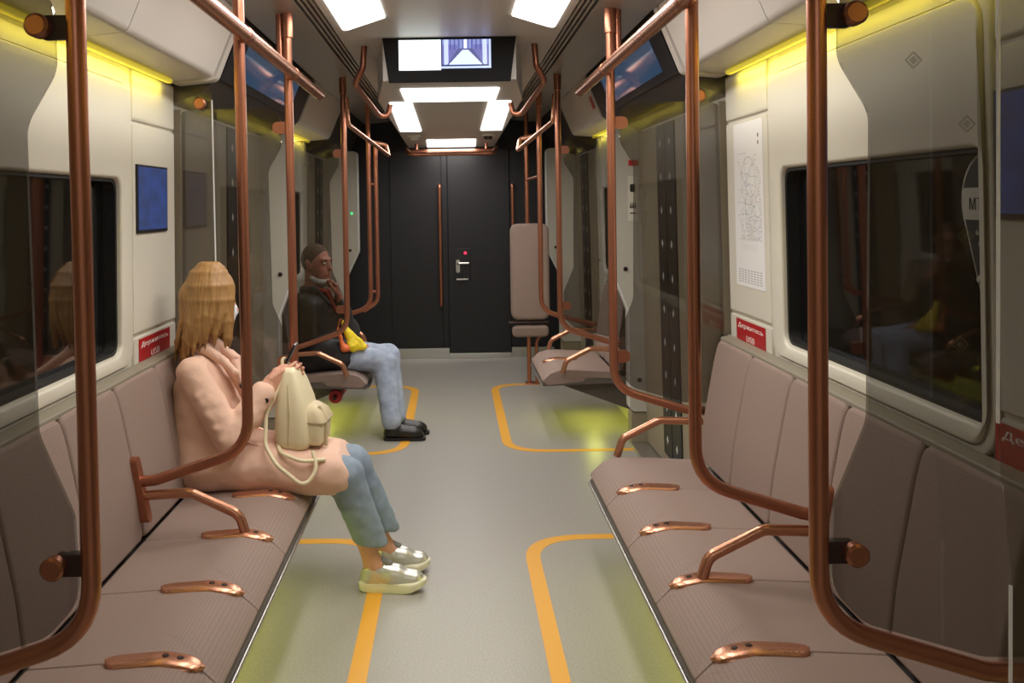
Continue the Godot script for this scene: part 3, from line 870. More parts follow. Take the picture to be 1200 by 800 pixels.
func glass(s: float, d: float, x: float, label: String, tab: bool) -> Node3D:
	var o := thing("glass_screen", P(s * (x + 0.25), 0.65, d), label, "glass screen")
	# outline in (x, h): along the pole, S-curve away, back to the pole, then above the sloping rail to the wall
	var pts := [Vector2(x + 0.038, 1.965), Vector2(x + 0.038, 1.80), Vector2(x + 0.098, 1.70), Vector2(x + 0.092, 1.12), Vector2(x + 0.028, 0.965), Vector2(x + 0.022, 0.80), Vector2(x + 0.085, 0.733), Vector2(1.0, 0.665), Vector2(1.19, 0.66), Vector2(1.18, 1.965)]
	var pr := smooth2(pts, 0.085, true, 6)
	part(o, "pane", prism(pr, along_d(d - 0.005, d + 0.005, s)), M.tint, 30)
	for h in [1.88, 0.872]:
		if tab:
			part(o, "clamp", prism(rr(x + 0.0, x + 0.072, h - 0.026, h + 0.026, 0.025), along_d(d - 0.018, d + 0.018, s)), M.copper)
		else:
			var c := part(o, "clamp", bd(s * (x + 0.01), s * (x + 0.062), h - 0.022, h + 0.022, d - 0.012, d + 0.012, 0.003), M.dark_clamp)
			part(c, "bolt_cap", disc(P(s * (x + 0.062), h, d - 0.02), Vector3(0, 0, 1), 0.0225, 0.03), M.copper)
	part(o, "wall_channel", slab(rect2(d - 0.012, d + 0.012, 0.96, 1.965), s, 0.03, 0.0), M.leaf)
	return o

func rails() -> void:
	for s in [-1.0, 1.0]:
		var side := "left" if s < 0 else "right"
		pole_frame(s, 1.78, 0.69, "nearest copper pole at the %s picture edge with a glass screen behind it" % side, 2.36, false, false)
		glass(s, 1.78, 0.69, "large brown tinted glass screen at the %s picture edge" % side, false)
		var mid_d := 3.15 if s < 0 else 2.70
		pole_frame(s, mid_d, 0.69, "copper pole rising from the middle of the near %s bench" % side, 2.36, true, true)
		pole_frame(s, 4.085, 0.69, "copper pole at the far end of the near %s bench by the doorway" % side, 2.36, true, false)
		glass(s, 4.10, 0.69, "tinted glass screen at the far end of the near %s bench" % side, true)
		# overhead rail over the seat edge
		var r := thing("overhead_handrail", P(s * 0.70, 2.08, 2.5), "long copper overhead handrail above the near %s bench" % side, "handrail")
		part(r, "rail", tube([P(s * 0.668, 2.11, -0.4), P(s * 0.668, 2.11, 4.90)], 0.0255, 0.0, null, 18), M.copper_b)
		for dd in [1.78, mid_d, 4.085]:
			part(r, "collar", tube([P(s * 0.668, 2.11, dd - 0.022), P(s * 0.668, 2.11, dd + 0.022)], 0.0275), M.copper)
		part(r, "hanger", tube([P(s * 0.725, 2.37, 4.10), P(s * 0.725, 2.16, 4.10), P(s * 0.69, 2.11, 4.12)], 0.0165, 0.04), M.copper)
		# beyond the doorway
		pole_frame(s, 6.13, 0.69, "copper pole at the near end of the %s" % ("man's bench on the left" if s < 0 else "short right bench beyond the doorway"), 2.36, true, false)
		glass(s, 6.145, 0.69, "tinted glass screen at the near end of the %s" % ("man's bench" if s < 0 else "short right bench"), true)
		var de := 7.52 if s < 0 else 7.08
		var po := pole_frame(s, de, 0.655, "slim copper pole at the far end of the %s" % ("man's bench on the left" if s < 0 else "short right bench"), 2.36, true, false)
		if s < 0:
			part(po, "second_pole", tube([P(s * 0.60, 2.05, de), P(s * 0.60, 0.78, de), P(s * 0.72, 0.705, de)], 0.0175, 0.1), M.copper)
			for h in [1.71, 0.86]: part(po, "spacer", tube([P(s * 0.60, h, de), P(s * 0.655, h, de)], 0.0125), M.copper)
		else:
			for h in [1.74]: part(po, "spacer", tube([P(s * 0.655, h, de), P(s * 0.64, h, 8.05)], 0.0125), M.copper)
		var lp := thing("handrail_loop", P(s * 0.55, 1.9, 6.8), "triangular copper overhead loop between the poles of the far %s bench" % side, "handrail")
		part(lp, "rail", tube([P(s * 0.67, 2.24, 6.13), P(s * 0.665, 2.07, 6.15), P(s * 0.495, 1.935, de), P(s * 0.515, 2.02, de + 0.03), P(s * 0.655, 2.05, de)], 0.0165, 0.03), M.copper_b)
		# ceiling loop along the doorway
		var cl := thing("ceiling_handrail", P(s * 0.5, 2.17, 6.0), "copper handrail loop hanging from the ceiling along the %s of the doorway" % side, "handrail")
		part(cl, "rail", tube([P(s * 0.445, 2.38, 5.0), P(s * 0.455, 2.26, 5.0), P(s * 0.50, 2.185, 5.02), P(s * 0.428, 2.078, 5.72), P(s * 0.378, 2.078, 5.74), P(s * 0.36, 2.156, 5.74)], 0.0165, 0.05), M.copper)
	# transverse loop before the cab door
	var t := thing("transverse_handrail", P(0, 1.95, 8.6), "copper handrail loop across the aisle under the far ceiling light", "handrail")
	part(t, "rail", tube([P(-0.40, 2.035, 8.95), P(-0.40, 2.035, 8.45), P(-0.37, 1.985, 8.35), P(0.37, 1.985, 8.35), P(0.40, 2.035, 8.45), P(0.40, 2.035, 8.95)], 0.0175, 0.05), M.copper)
	part(t, "rail", tube([P(-0.41, 2.04, 8.95), P(0.41, 2.04, 8.95)], 0.022), M.copper)
	for s in [-1.0, 1.0]:
		part(t, "hanger", tube([P(s * 0.33, low(8.9) + 0.0, 8.95), P(s * 0.33, 2.04, 8.95)], 0.013), M.copper)

# ---------------------------------------------------------------- screens, posters, stickers
func screens_and_signs() -> void:
	# hanging ceiling screen
	var o := thing("ceiling_screen", P(0, 2.165, 4.79), "wide black information screen hung under the ceiling, half white, half showing a car interior", "screen")
	part(o, "housing", prism(PackedVector2Array([Vector2(-0.305, 2.155), Vector2(0.305, 2.155), Vector2(0.334, 2.374), Vector2(-0.334, 2.374)]), along_d(4.765, 4.80)), M.matt_black)
	var wh := Image.create(64, 48, false, Image.FORMAT_RGB8); wh.fill(c8(238, 248, 248))
	wh.fill_rect(Rect2i(34, 22, 6, 2), c8(196, 210, 212))
	part(o, "white_display", sheet(P(-0.252, 2.212, 4.764), Vector3(0.21, 0, 0), Vector3(0, 0.15, 0), 0.003), picture(wh, 1.25))
	var im := Image.create(160, 96, false, Image.FORMAT_RGB8); im.fill(c8(44, 52, 92))
	for y in range(0, 84):
		for x in range(4, 152):
			var u := (x - 78) / 74.0; var v := (y - 34) / 50.0
			var col := c8(120, 128, 176)
			if v > 0.0 and absf(u) < 0.12 + v * 0.62: col = c8(196, 212, 248)
			elif v > -0.1 and absf(u) < 0.35 + v * 0.45: col = c8(78, 80, 122)
			elif absf(u) > 0.74 and absf(u) < 0.93: col = c8(178, 188, 244)
			elif v < 0 and absf(u) < 0.08: col = c8(214, 220, 252)
			elif v < 0 and int(absf(u) * 16) % 3 == 1: col = c8(74, 80, 140)
			elif absf(u) > 0.35 and v > -0.35: col = c8(98, 96, 152)
			im.set_pixel(x, y, col)
	im.fill_rect(Rect2i(0, 84, 160, 5), c8(30, 40, 76)); im.fill_rect(Rect2i(0, 89, 160, 7), c8(176, 190, 240)); im.fill_rect(Rect2i(153, 0, 7, 96), c8(170, 184, 236))
	part(o, "picture_display", sheet(P(-0.042, 2.219, 4.764), Vector3(0.25, 0, 0), Vector3(0, 0.143, 0), 0.003), picture(im, 1.0))
	# monitors on the slanted fascia over the doors
	for s in [-1.0, 1.0]:
		var side := "left" if s < 0 else "right"
		var mo := thing("door_monitor", P(s * 0.92, 2.1, 5.0), "dark blue monitor on the slanted fascia over the %s door" % side, "monitor")
		var a := Vector2(0.884, 2.352); var b := Vector2(0.996, 2.090)
		var nrm := Vector2(-(a - b).y, (a - b).x).normalized() * -1.0
		if nrm.x > 0: nrm = -nrm
		var pt := func(u: float, h: float) -> Vector2: return b.lerp(a, u) + nrm * h
		var q0: Vector2 = pt.call(0.02, -0.002); var q1: Vector2 = pt.call(0.98, -0.002); var q2: Vector2 = pt.call(0.98, 0.012); var q3: Vector2 = pt.call(0.02, 0.012)
		part(mo, "bezel", prism(PackedVector2Array([q0, q1, q2, q3]), along_d(4.10, 6.14, s)), M.black)
		var blue := Image.create(128, 32, false, Image.FORMAT_RGB8); blue.fill(c8(46, 72, 100))
		q0 = pt.call(0.16, 0.0125); q1 = pt.call(0.9, 0.0125)
		var da := 5.72; var db := 4.32
		if s > 0: part(mo, "display", sheet(P(q0.x, q0.y, da), P(0, 0, db) - P(0, 0, da), P(q1.x, q1.y, 0) - P(q0.x, q0.y, 0), 0.002), picture(blue, 0.45, 0.08))
		else: part(mo, "display", sheet(P(-q0.x, q0.y, db), P(0, 0, da) - P(0, 0, db), P(-q1.x, q1.y, 0) - P(-q0.x, q0.y, 0), 0.002), picture(blue, 0.45, 0.08))
	# wall screens
	var sc := Image.create(48, 64, false, Image.FORMAT_RGB8)
	var ns := FastNoiseLite.new(); ns.seed = 12; ns.frequency = 0.05
	for y in 64:
		for x in 48:
			var e := ns.get_noise_2d(x, y) * 0.5 + 0.5
			sc.set_pixel(x, y, c8(40, 48, 76).lerp(c8(46, 68, 128), e))
	for e in [[-1.0, 3.56, 3.935, 1.45, 1.71, "small blue wall screen on the left wall beside the woman's head"], [1.0, 1.62, 2.045, 1.49, 1.765, "blue wall screen at the right picture edge behind tinted glass"]]:
		var s: float = e[0]
		var w := thing("wall_screen", P(s * 1.2, e[3], (e[1] + e[2]) / 2), e[5], "screen")
		part(w, "bezel", slab(rect2(e[1], e[2], e[3], e[4]), s, 0.019, 0.008), M.black)
		part(w, "display", wall_sheet(s, e[1] + 0.012, e[2] - 0.012, e[3] + 0.012, e[4] - 0.008, 0.0195), picture(sc, 0.75, 0.2))
	# metro map poster
	var mp := Image.create(256, 480, false, Image.FORMAT_RGB8); mp.fill(c8(238, 236, 236))
	var rng := RandomNumberGenerator.new(); rng.seed = 21
	var cols := [c8(196, 202, 214), c8(210, 196, 196), c8(196, 210, 198), c8(214, 210, 196), c8(204, 196, 214)]
	for k in 26:
		var x := rng.randi_range(30, 226); var y := rng.randi_range(60, 330)
		var col: Color = cols[k % 5]
		for st in 260:
			mp.fill_rect(Rect2i(clampi(x, 18, 236), clampi(y, 50, 340), 2, 2), col)
			if st % 30 == 0: mp.fill_rect(Rect2i(clampi(x + 4, 18, 220), clampi(y, 50, 340), 12, 2), c8(176, 174, 180))
			match (k + st / 60) % 4:
				0: y += 1
				1: x += 1; y += 1
				2: y += 1; x -= 1
				3: x += 1
	for a in 360:
		mp.fill_rect(Rect2i(128 + int(62 * cos(deg_to_rad(a))), 170 + int(70 * sin(deg_to_rad(a))), 2, 2), c8(190, 176, 168))
	for k in 40: mp.fill_rect(Rect2i(60 + (k % 8) * 18, 250 + (k / 8) * 26, 3, 20), c8(204, 202, 206))
	for k in 48: mp.fill_rect(Rect2i(24 + (k % 8) * 27, 430 + (k / 8) * 7, 18, 3), c8(170, 168, 172))
	mp.fill_rect(Rect2i(214, 40, 10, 10), c8(90, 70, 74)); mp.fill_rect(Rect2i(214, 60, 10, 10), c8(120, 80, 80))
	var po := thing("map_poster", P(1.19, 1.19, 3.75), "tall white route map poster on the right wall", "poster")
	part(po, "paper", wall_sheet(1.0, 3.585, 3.95, 1.19, 1.85, 0.0125), picture(mp, 0.0, 0.35))
	# red stickers under the panels
	for e in [[-1.0, 3.58, 3.97, "red sticker with white lettering on the left wall behind the woman"], [1.0, 3.60, 3.97, "red sticker with white lettering under the route map on the right wall"], [1.0, 1.66, 2.066, "red sticker at the right picture edge seen through tinted glass"]]:
		var s: float = e[0]
		var st := thing("red_sticker", P(s * 1.22, 0.95, (e[1] + e[2]) / 2), e[3], "sticker")
		part(st, "sheet", wall_sheet(s, e[1], e[2], 0.952, 1.048, 0.0125), M.red)
		var c: float = (e[1] + e[2]) / 2
		var wd: float = e[2] - e[1]
		words(st, "lettering", "Держитесь", P(s * (wall_x(1.022) - 0.0142), 1.024, c), -s * PI / 2, 0.024, wd * 0.86, M.white)
		words(st, "lettering", "USB", P(s * (wall_x(0.975) - 0.0142), 0.977, c), -s * PI / 2, 0.024, wd * 0.27, M.white)
	# drop-shaped wireless sticker on the right window
	var wf := thing("wireless_sticker", P(1.24, 1.2, 2.2), "black drop-shaped wireless sticker with white band on the right window", "sticker")
	var shape := func(k: float) -> PackedVector2Array:
		var c := Vector2(2.155, 1.53); var r := 0.115 * k
		var q := PackedVector2Array()
		for i in 25:
			var g := deg_to_rad(-20.0 + 220.0 * i / 24)
			q.append(c + Vector2(cos(g), sin(g)) * r)
		q.append(Vector2(2.155 - 0.02 * k, 1.27 + (1.0 - k) * 0.1)); q.append(Vector2(2.155 + 0.02 * k, 1.27 + (1.0 - k) * 0.1))
		return q
	part(wf, "outline", slab(shape.call(1.0), 1.0, -0.030, -0.034), M.grey_print)
	part(wf, "field", slab(shape.call(0.93), 1.0, -0.0285, -0.031), M.black_print)
	part(wf, "band", slab(rect2(2.052, 2.258, 1.485, 1.56), 1.0, -0.027, -0.030), M.grey_print)
	var wx := wall_x(1.5) + 0.0262
	words(wf, "lettering", "MT_FREE", P(wx, 1.522, 2.155), -PI / 2, 0.035, 0.15, M.black_print)
	for k in 3:
		words(wf, "lettering", ["бесплатный", "интернет", "wi-fi"][k], P(wall_x(1.45) + 0.0278, 1.455 - 0.024 * k, 2.155), -PI / 2, 0.013, 0.10 - 0.02 * k, M.grey_print)
	for k in 3:
		var arc := PackedVector2Array()
		var r0 := 0.022 + k * 0.024
		for i in 9:
			var g := deg_to_rad(50 + 10.0 * i); arc.append(Vector2(2.155, 1.285) + Vector2(cos(g), sin(g)) * (r0 + 0.012))
		for i in 9:
			var g := deg_to_rad(130 - 10.0 * i); arc.append(Vector2(2.155, 1.285) + Vector2(cos(g), sin(g)) * r0)
		part(wf, "signal_arc", slab(arc, 1.0, -0.027, -0.0288), M.grey_print)
	# etched diamonds on the near right glass and on the window
	for e in [[0.868, 1.795], [0.968, 1.675], [0.965, 1.465], [0.86, 1.36], [0.955, 1.262], [0.957, 1.155]]:
		var gl: Node3D = get_node("glass_screen_003") if has_node("glass_screen_003") else null
		if gl == null: break
		var q := []
		for r in [0.017, 0.0125]:
			var ring := []
			for p in [Vector2(0, r), Vector2(r, 0), Vector2(0, -r), Vector2(-r, 0)]: ring.append(P(e[0] + p.x, e[1] + p.y, 1.774))
			q.append(ring)
		var back := []
		for ring in [q[1], q[0]]:
			var rb := []
			for p in ring: rb.append(p + Vector3(0, 0, 0.0008))
			back.append(rb)
		var dm := part(gl, "etched_diamond", loops([q[0], q[1], back[0], back[1]]), M.etch)
		part(dm, "core", prism(PackedVector2Array([Vector2(e[0], e[1] + 0.008), Vector2(e[0] + 0.008, e[1]), Vector2(e[0], e[1] - 0.008), Vector2(e[0] - 0.008, e[1])]), along_d(1.7732, 1.774)), M.etch)
	# notices on the right door post
	var nt := thing("door_notice", P(1.05, 1.5, 5.92), "white pictogram notice under a red plate on the right door post", "notice")
	part(nt, "red_plate", bd(1.105, 1.165, 1.765, 1.80, 5.918, 5.932, 0.002), M.red)
	part(nt, "paper", bd(1.10, 1.165, 1.42, 1.70, 5.926, 5.931), M.wall)
	part(nt, "pictogram", prism(rr(1.112, 1.145, 1.60, 1.65, 0.012), along_d(5.924, 5.927)), M.black_print)
	for k in 3: part(nt, "pictogram", prism(PackedVector2Array([Vector2(1.11 + k * 0.014, 1.50), Vector2(1.122 + k * 0.014, 1.50), Vector2(1.116 + k * 0.014, 1.54)]), along_d(5.924, 5.927)), M.black_print)
	part(nt, "pictogram", bd(1.112, 1.15, 1.465, 1.472, 5.924, 5.927), M.black_print)
	whole("red_label", prism(PackedVector2Array([Vector2(0.898, 2.305), Vector2(0.947, 2.155), Vector2(0.944, 2.188), Vector2(0.895, 2.303)]), along_d(6.24, 6.33)), M.red, "slim red label on the right bulkhead beyond the doorway", "sticker")

func wall_sheet(s: float, d0: float, d1: float, h0: float, h1: float, proud: float) -> MB:
	var x0 := s * (wall_x(h0) - proud); var x1 := s * (wall_x(h1) - proud)
	if s > 0: return sheet(P(x0, h0, d1), P(0, 0, d0) - P(0, 0, d1), P(x1, h1, 0) - P(x0, h0, 0), 0.0012)
	return sheet(P(x0, h0, d0), P(0, 0, d1) - P(0, 0, d0), P(x1, h1, 0) - P(x0, h0, 0), 0.0012)

# ---------------------------------------------------------------- people
func woman() -> void:
	var D := 3.81
	var o := thing("person", P(-0.8, 0.0, D), "woman with long blonde hair in beige coat and jeans, looking at her phone", "person")
	var hr := P(-0.97, 0.535, D - 0.09); var hl := P(-0.97, 0.535, D + 0.09)
	var kr := P(-0.445, 0.475, D - 0.08); var kl := P(-0.43, 0.475, D + 0.08)
	var ar := P(-0.335, 0.10, 3.765); var al := P(-0.30, 0.10, 3.955)
	var shr := P(-1.015, 0.905, D - 0.15); var shl := P(-1.015, 0.905, D + 0.15)
	var er := P(-0.862, 0.655, D - 0.195); var el := P(-0.87, 0.66, D + 0.18)
	var wr := P(-0.735, 0.835, D - 0.10); var wl := P(-0.725, 0.83, D + 0.09)
	var neck := P(-1.005, 0.965, D); var hd := P(-0.965, 1.175, D)
	var fd := P(0.93, -0.2, 0.22).normalized(); var sv := fd.cross(Vector3.UP).normalized(); var up := sv.cross(fd)
	var h := func(a: float, b: float, c: float) -> Vector3: return hd + fd * a + up * b + sv * c
	# skin: one continuous figure
	var body := nets([cap(hr, 0.075, kr, 0.05), cap(hl, 0.075, kl, 0.05), cap(kr, 0.05, ar, 0.034), cap(kl, 0.05, al, 0.034), cap(ar, 0.035, ar + P(0.12, -0.06, 0.0), 0.028), cap(al, 0.035, al + P(0.12, -0.06, 0.0), 0.028),
		cap(hr, 0.085, hl, 0.085), cap(P(-0.97, 0.56, D), 0.10, P(-1.0, 0.83, D), 0.095), cap(shr, 0.045, shl, 0.045), cap(P(-1.0, 0.86, D), 0.075, neck, 0.05), cap(neck, 0.048, h.call(-0.03, -0.07, 0), 0.046),
		cap(shr, 0.042, er, 0.034), cap(er, 0.034, wr, 0.025), cap(shl, 0.042, el, 0.034), cap(el, 0.034, wl, 0.025)], 0.012, 0.03)
	body.append(nets([ell(h.call(-0.01, 0.02, 0), Vector3(0.084, 0.102, 0.080)), ell(h.call(0.03, -0.04, 0), Vector3(0.058, 0.072, 0.056)), cap(h.call(0.05, -0.085, 0), 0.025, h.call(0.055, -0.09, 0.0), 0.025), cap(h.call(0.08, 0.0, 0), 0.008, h.call(0.098, -0.03, 0), 0.012),
		cap(h.call(-0.02, -0.02, -0.072), 0.012, h.call(-0.025, 0.01, -0.078), 0.014), cap(h.call(-0.02, -0.02, 0.072), 0.012, h.call(-0.025, 0.01, 0.078), 0.014), cap(h.call(-0.03, -0.06, 0), 0.045, neck, 0.048)], 0.006, 0.02))
	body.append(nets(hand(wr, P(0.75, 0.35, 0.35), P(0.35, 0.25, 0.9), P(-0.25, 0.95, -0.1), 0.85, 0.95) + [cap(wr, 0.026, wr.lerp(er, 0.25), 0.028)], 0.0035, 0.006))
	body.append(nets(hand(wl, P(0.8, 0.3, -0.35), P(0.3, 0.25, -0.9), P(-0.25, 0.95, 0.1), 0.75, 0.95) + [cap(wl, 0.026, wl.lerp(el, 0.25), 0.028)], 0.0035, 0.006))
	smooth_part(o, "body", body, M.skin)
	for e in [-0.03, 0.03]:
		part(o, "eye", ball(h.call(0.074, 0.012, e), Vector3(0.011, 0.009, 0.013)), M.eye_w, 80)
	# coat: trunk and skirt, then the two sleeves set in at the shoulder
	var hem := Vector3(0.80, 0.6, 0).normalized()
	var coat := nets([cap(P(-1.0, 0.545, D - 0.10), 0.105, P(-1.0, 0.545, D + 0.10), 0.105), ell(P(-0.995, 0.72, D), Vector3(0.135, 0.22, 0.175)), cap(P(-1.0, 0.62, D - 0.08), 0.105, P(-1.015, 0.84, D - 0.08), 0.085), cap(P(-1.0, 0.62, D + 0.08), 0.105, P(-1.015, 0.84, D + 0.08), 0.085),
		cap(shr + P(0.005, -0.005, 0.03), 0.062, shl + P(0.005, -0.005, -0.03), 0.062), cap(P(-1.01, 0.92, D), 0.07, neck, 0.06),
		cap(hr + P(0, 0.005, 0), 0.105, kr + P(-0.02, 0.012, -0.005), 0.088), cap(hl + P(0, 0.005, 0), 0.105, kl + P(-0.02, 0.012, 0), 0.088), cap(P(-0.95, 0.55, D), 0.09, P(-0.5, 0.505, D), 0.08),
		cap(P(-1.03, 0.485, D - 0.13), 0.032, P(-0.60, 0.478, D - 0.14), 0.026)], 0.010, 0.035, [[hem, hem.dot(Vector3(-0.43, 0.53, 0))]], 0.006, 9.0, 7)
	for e in [[shr, er, wr], [shl, el, wl]]:
		var a: Vector3 = e[0]; var b: Vector3 = e[1]; var c: Vector3 = e[2]
		var ax := (b - a).normalized(); var fx := (c - b).normalized(); var out := Vector3(0, 0, 1) if c.z > b.z else Vector3(0, 0, -1)
		var sl := [cap(a + Vector3(0, 0.0, 0), 0.060, a.lerp(b, 0.5), 0.062), cap(a.lerp(b, 0.5), 0.062, b, 0.060), cap(b, 0.060, c.lerp(b, 0.55), 0.054), cap(c.lerp(b, 0.55), 0.053, c.lerp(b, 0.12), 0.048)]
		for sg in [-1.0, 1.0]: # drawn folds that fan out from the inside of the elbow
			var inner := b + (fx - ax).normalized() * 0.04
			for k in 4:
				var t := [0.25, 0.5, 0.72, 0.9][k] as float
				var side := Vector3(0, 0, sg) * 0.052
				sl.append(cap(inner + side * 0.7, 0.012, a.lerp(b, t) + side * 1.05 - (fx - ax).normalized() * 0.02, 0.009))
			for k in 2:
				sl.append(cap(inner + Vector3(0, 0, sg) * 0.03, 0.011, b.lerp(c, 0.25 + 0.25 * k) + Vector3(0, 0, sg) * 0.047 - (fx - ax).normalized() * 0.012, 0.008))
		coat.append(nets(sl, 0.0075, 0.012, [], 0.003, 16.0, 23))
	# back and skirt folds
	coat.append(nets([cap(P(-0.93, 0.60, D - 0.145), 0.014, P(-0.68, 0.555, D - 0.158), 0.004), cap(P(-0.96, 0.53, D - 0.168), 0.014, P(-0.60, 0.525, D - 0.160), 0.004), cap(P(-0.90, 0.66, D - 0.115), 0.014, P(-0.74, 0.60, D - 0.128), 0.004), cap(P(-1.06, 0.60, D - 0.15), 0.014, P(-0.95, 0.575, D - 0.175), 0.012), cap(P(-1.075, 0.68, D - 0.13), 0.013, P(-0.97, 0.645, D - 0.165), 0.011)], 0.007, 0.015))
	smooth_part(o, "coat", coat, M.coat)
	# collar and lapels
	var col := MB.new()
	for k in 2:
		var sd := -1.0 if k == 0 else 1.0
		col.append(nets([cap(P(-1.055, 0.985, D + sd * 0.045), 0.020, P(-0.975, 0.985, D + sd * 0.075), 0.022), cap(P(-0.975, 0.985, D + sd * 0.075), 0.022, P(-0.905, 0.93, D + sd * 0.07), 0.018)], 0.006, 0.015))
		col.append(nets([cap(P(-0.915, 0.945, D + sd * 0.075), 0.014, P(-0.855, 0.895, D + sd * 0.105), 0.012), cap(P(-0.915, 0.945, D + sd * 0.075), 0.014, P(-0.845, 0.79, D + sd * 0.03), 0.010), cap(P(-0.855, 0.895, D + sd * 0.105), 0.012, P(-0.845, 0.79, D + sd * 0.03), 0.010), cap(P(-0.88, 0.91, D + sd * 0.085), 0.013, P(-0.85, 0.84, D + sd * 0.06), 0.012)], 0.005, 0.010))
	smooth_part(o, "collar", col, M.coat)
	for e in [[wr, er], [wl, el]]:
		var a: Vector3 = e[0]; var b: Vector3 = e[1]
		part(o, "cuff", tube([a.lerp(b, 0.07), a.lerp(b, 0.17)], 0.047), M.coat)
		part(o, "cuff_button", disc(a.lerp(b, 0.12) + P(0.02, -0.02, -0.042), P(0.2, -0.3, -1), 0.011, 0.008), M.dark_clamp)
	part(o, "button", disc(P(-0.838, 0.84, D - 0.085), P(1, 0.2, -0.6), 0.011, 0.008), M.dark_clamp)
	# jeans
	var jn := nets([cap(hr + P(0.15, -0.005, 0), 0.08, kr, 0.072), cap(hl + P(0.15, -0.005, 0), 0.08, kl, 0.072), cap(kr + P(0.005, 0, 0), 0.074, ar + P(-0.005, 0.09, 0), 0.062), cap(kl + P(0.005, 0, 0), 0.074, al + P(-0.005, 0.09, 0), 0.062), cap(hr + P(0.1, 0, 0), 0.08, hl + P(0.1, 0, 0), 0.08)], 0.0085, 0.03, [[Vector3(-0.15, -1, 0).normalized(), Vector3(-0.15, -1, 0).normalized().dot(Vector3(-0.33, 0.19, 0))]], 0.004, 15.0, 11)
	smooth_part(o, "jeans", jn, M.denim)
	# hair: cap plus falling strands
	var hp := [ell(h.call(-0.015, 0.03, 0), Vector3(0.098, 0.104, 0.096)), cap(h.call(-0.055, 0.0, 0), 0.080, hd + P(-0.07, -0.13, 0), 0.066)]
	var rng := RandomNumberGenerator.new(); rng.seed = 4
	for k in 110:
		var g := deg_to_rad(34.0 + 292.0 * (k % 55) / 54.0) + rng.randf_range(-0.07, 0.07)
		var dir := (fd * cos(g) + sv * sin(g)); dir.y = 0; dir = dir.normalized()
		var fr := maxf(0.0, cos(g)); var bk := maxf(0.0, -cos(g))
		var c0: Vector3 = h.call(-0.012, 0.02, 0)
		var pts := [h.call(0.01, 0.122, -0.02) as Vector3]
		for q in [[0.38, 0.112], [0.70, 0.084], [0.95, 0.035], [1.03, -0.02]]: pts.append(c0 + Vector3(dir.x * 0.098 * q[0], q[1], dir.z * 0.098 * q[0]))
		var ln := rng.randf_range(0.075, 0.15) + bk * 0.07
		var wave := rng.randf_range(-0.008, 0.010)
		pts.append(c0 + Vector3(dir.x * (0.100 + wave) - 0.010, -0.02 - ln * 0.6, dir.z * (0.104 + wave)))
		pts.append(c0 + Vector3(dir.x * (0.094 + wave * 2) - 0.026 + fr * 0.012, -0.03 - ln, dir.z * (0.104 + wave)))
		pts.append(c0 + Vector3(dir.x * (0.092 + wave * 2) - 0.034 + fr * 0.02, -0.07 - ln, dir.z * (0.100 + wave)))
		var rd := rng.randf_range(0.006, 0.013)
		for q in pts.size() - 1:
			hp.append(cap(pts[q], rd if q < 6 else rd * 0.8, pts[q + 1], rd if q < 5 else (rd * 0.8 if q == 5 else 0.003)))
	smooth_part(o, "hair", nets(hp, 0.0045, 0.008), M.hair)
	# mask
	smooth_part(o, "face_mask", nets([ell(h.call(0.056, -0.05, 0), Vector3(0.046, 0.055, 0.050)), cap(h.call(0.085, -0.015, 0), 0.014, h.call(0.097, -0.035, 0), 0.012)], 0.005, 0.012), M.mask)
	part(o, "mask_loop", tube([h.call(0.05, -0.03, -0.055), h.call(-0.02, -0.01, -0.082)], 0.002), M.mask)
	# shoes
	for e in [[P(-0.39, 0, 3.77), P(-0.125, 0, 3.75)], [P(-0.355, 0, 3.955), P(-0.115, 0, 3.955)]]:
		sneaker(o, e[0], e[1])
	# things she holds
	var ph := thing("phone", P(-0.668, 0.85, 3.81), "dark phone held in the seated woman's hands", "phone")
	var pm := MB.new()
	var u := Vector3(0.45, 0.9, 0).normalized(); var wv := Vector3(0, 0, -1)
	var nn := u.cross(wv)
	for q in [0]:
		var c := P(-0.668, 0.925, 3.81)
		var rings := []
		for hgt in [-0.004, 0.004]:
			var ring := []
			for p in rr(-0.036, 0.036, -0.074, 0.074, 0.009, 3): ring.append(c + wv * p.x + u * p.y + nn * hgt)
			rings.append(ring)
		pm.loft(rings)
	part(ph, "body", pm, M.phone)
	backpack()

func ball(c: Vector3, r: Vector3, n := 10) -> MB:
	var m := MB.new(); var rings := []
	for i in range(1, n):
		var g := PI * i / n
		var ring := []
		for j in 14: ring.append(c + Vector3(sin(g) * cos(TAU * j / 14) * r.x, cos(g) * r.y, sin(g) * sin(TAU * j / 14) * r.z))
		rings.append(ring)
	m.loft(rings); return m

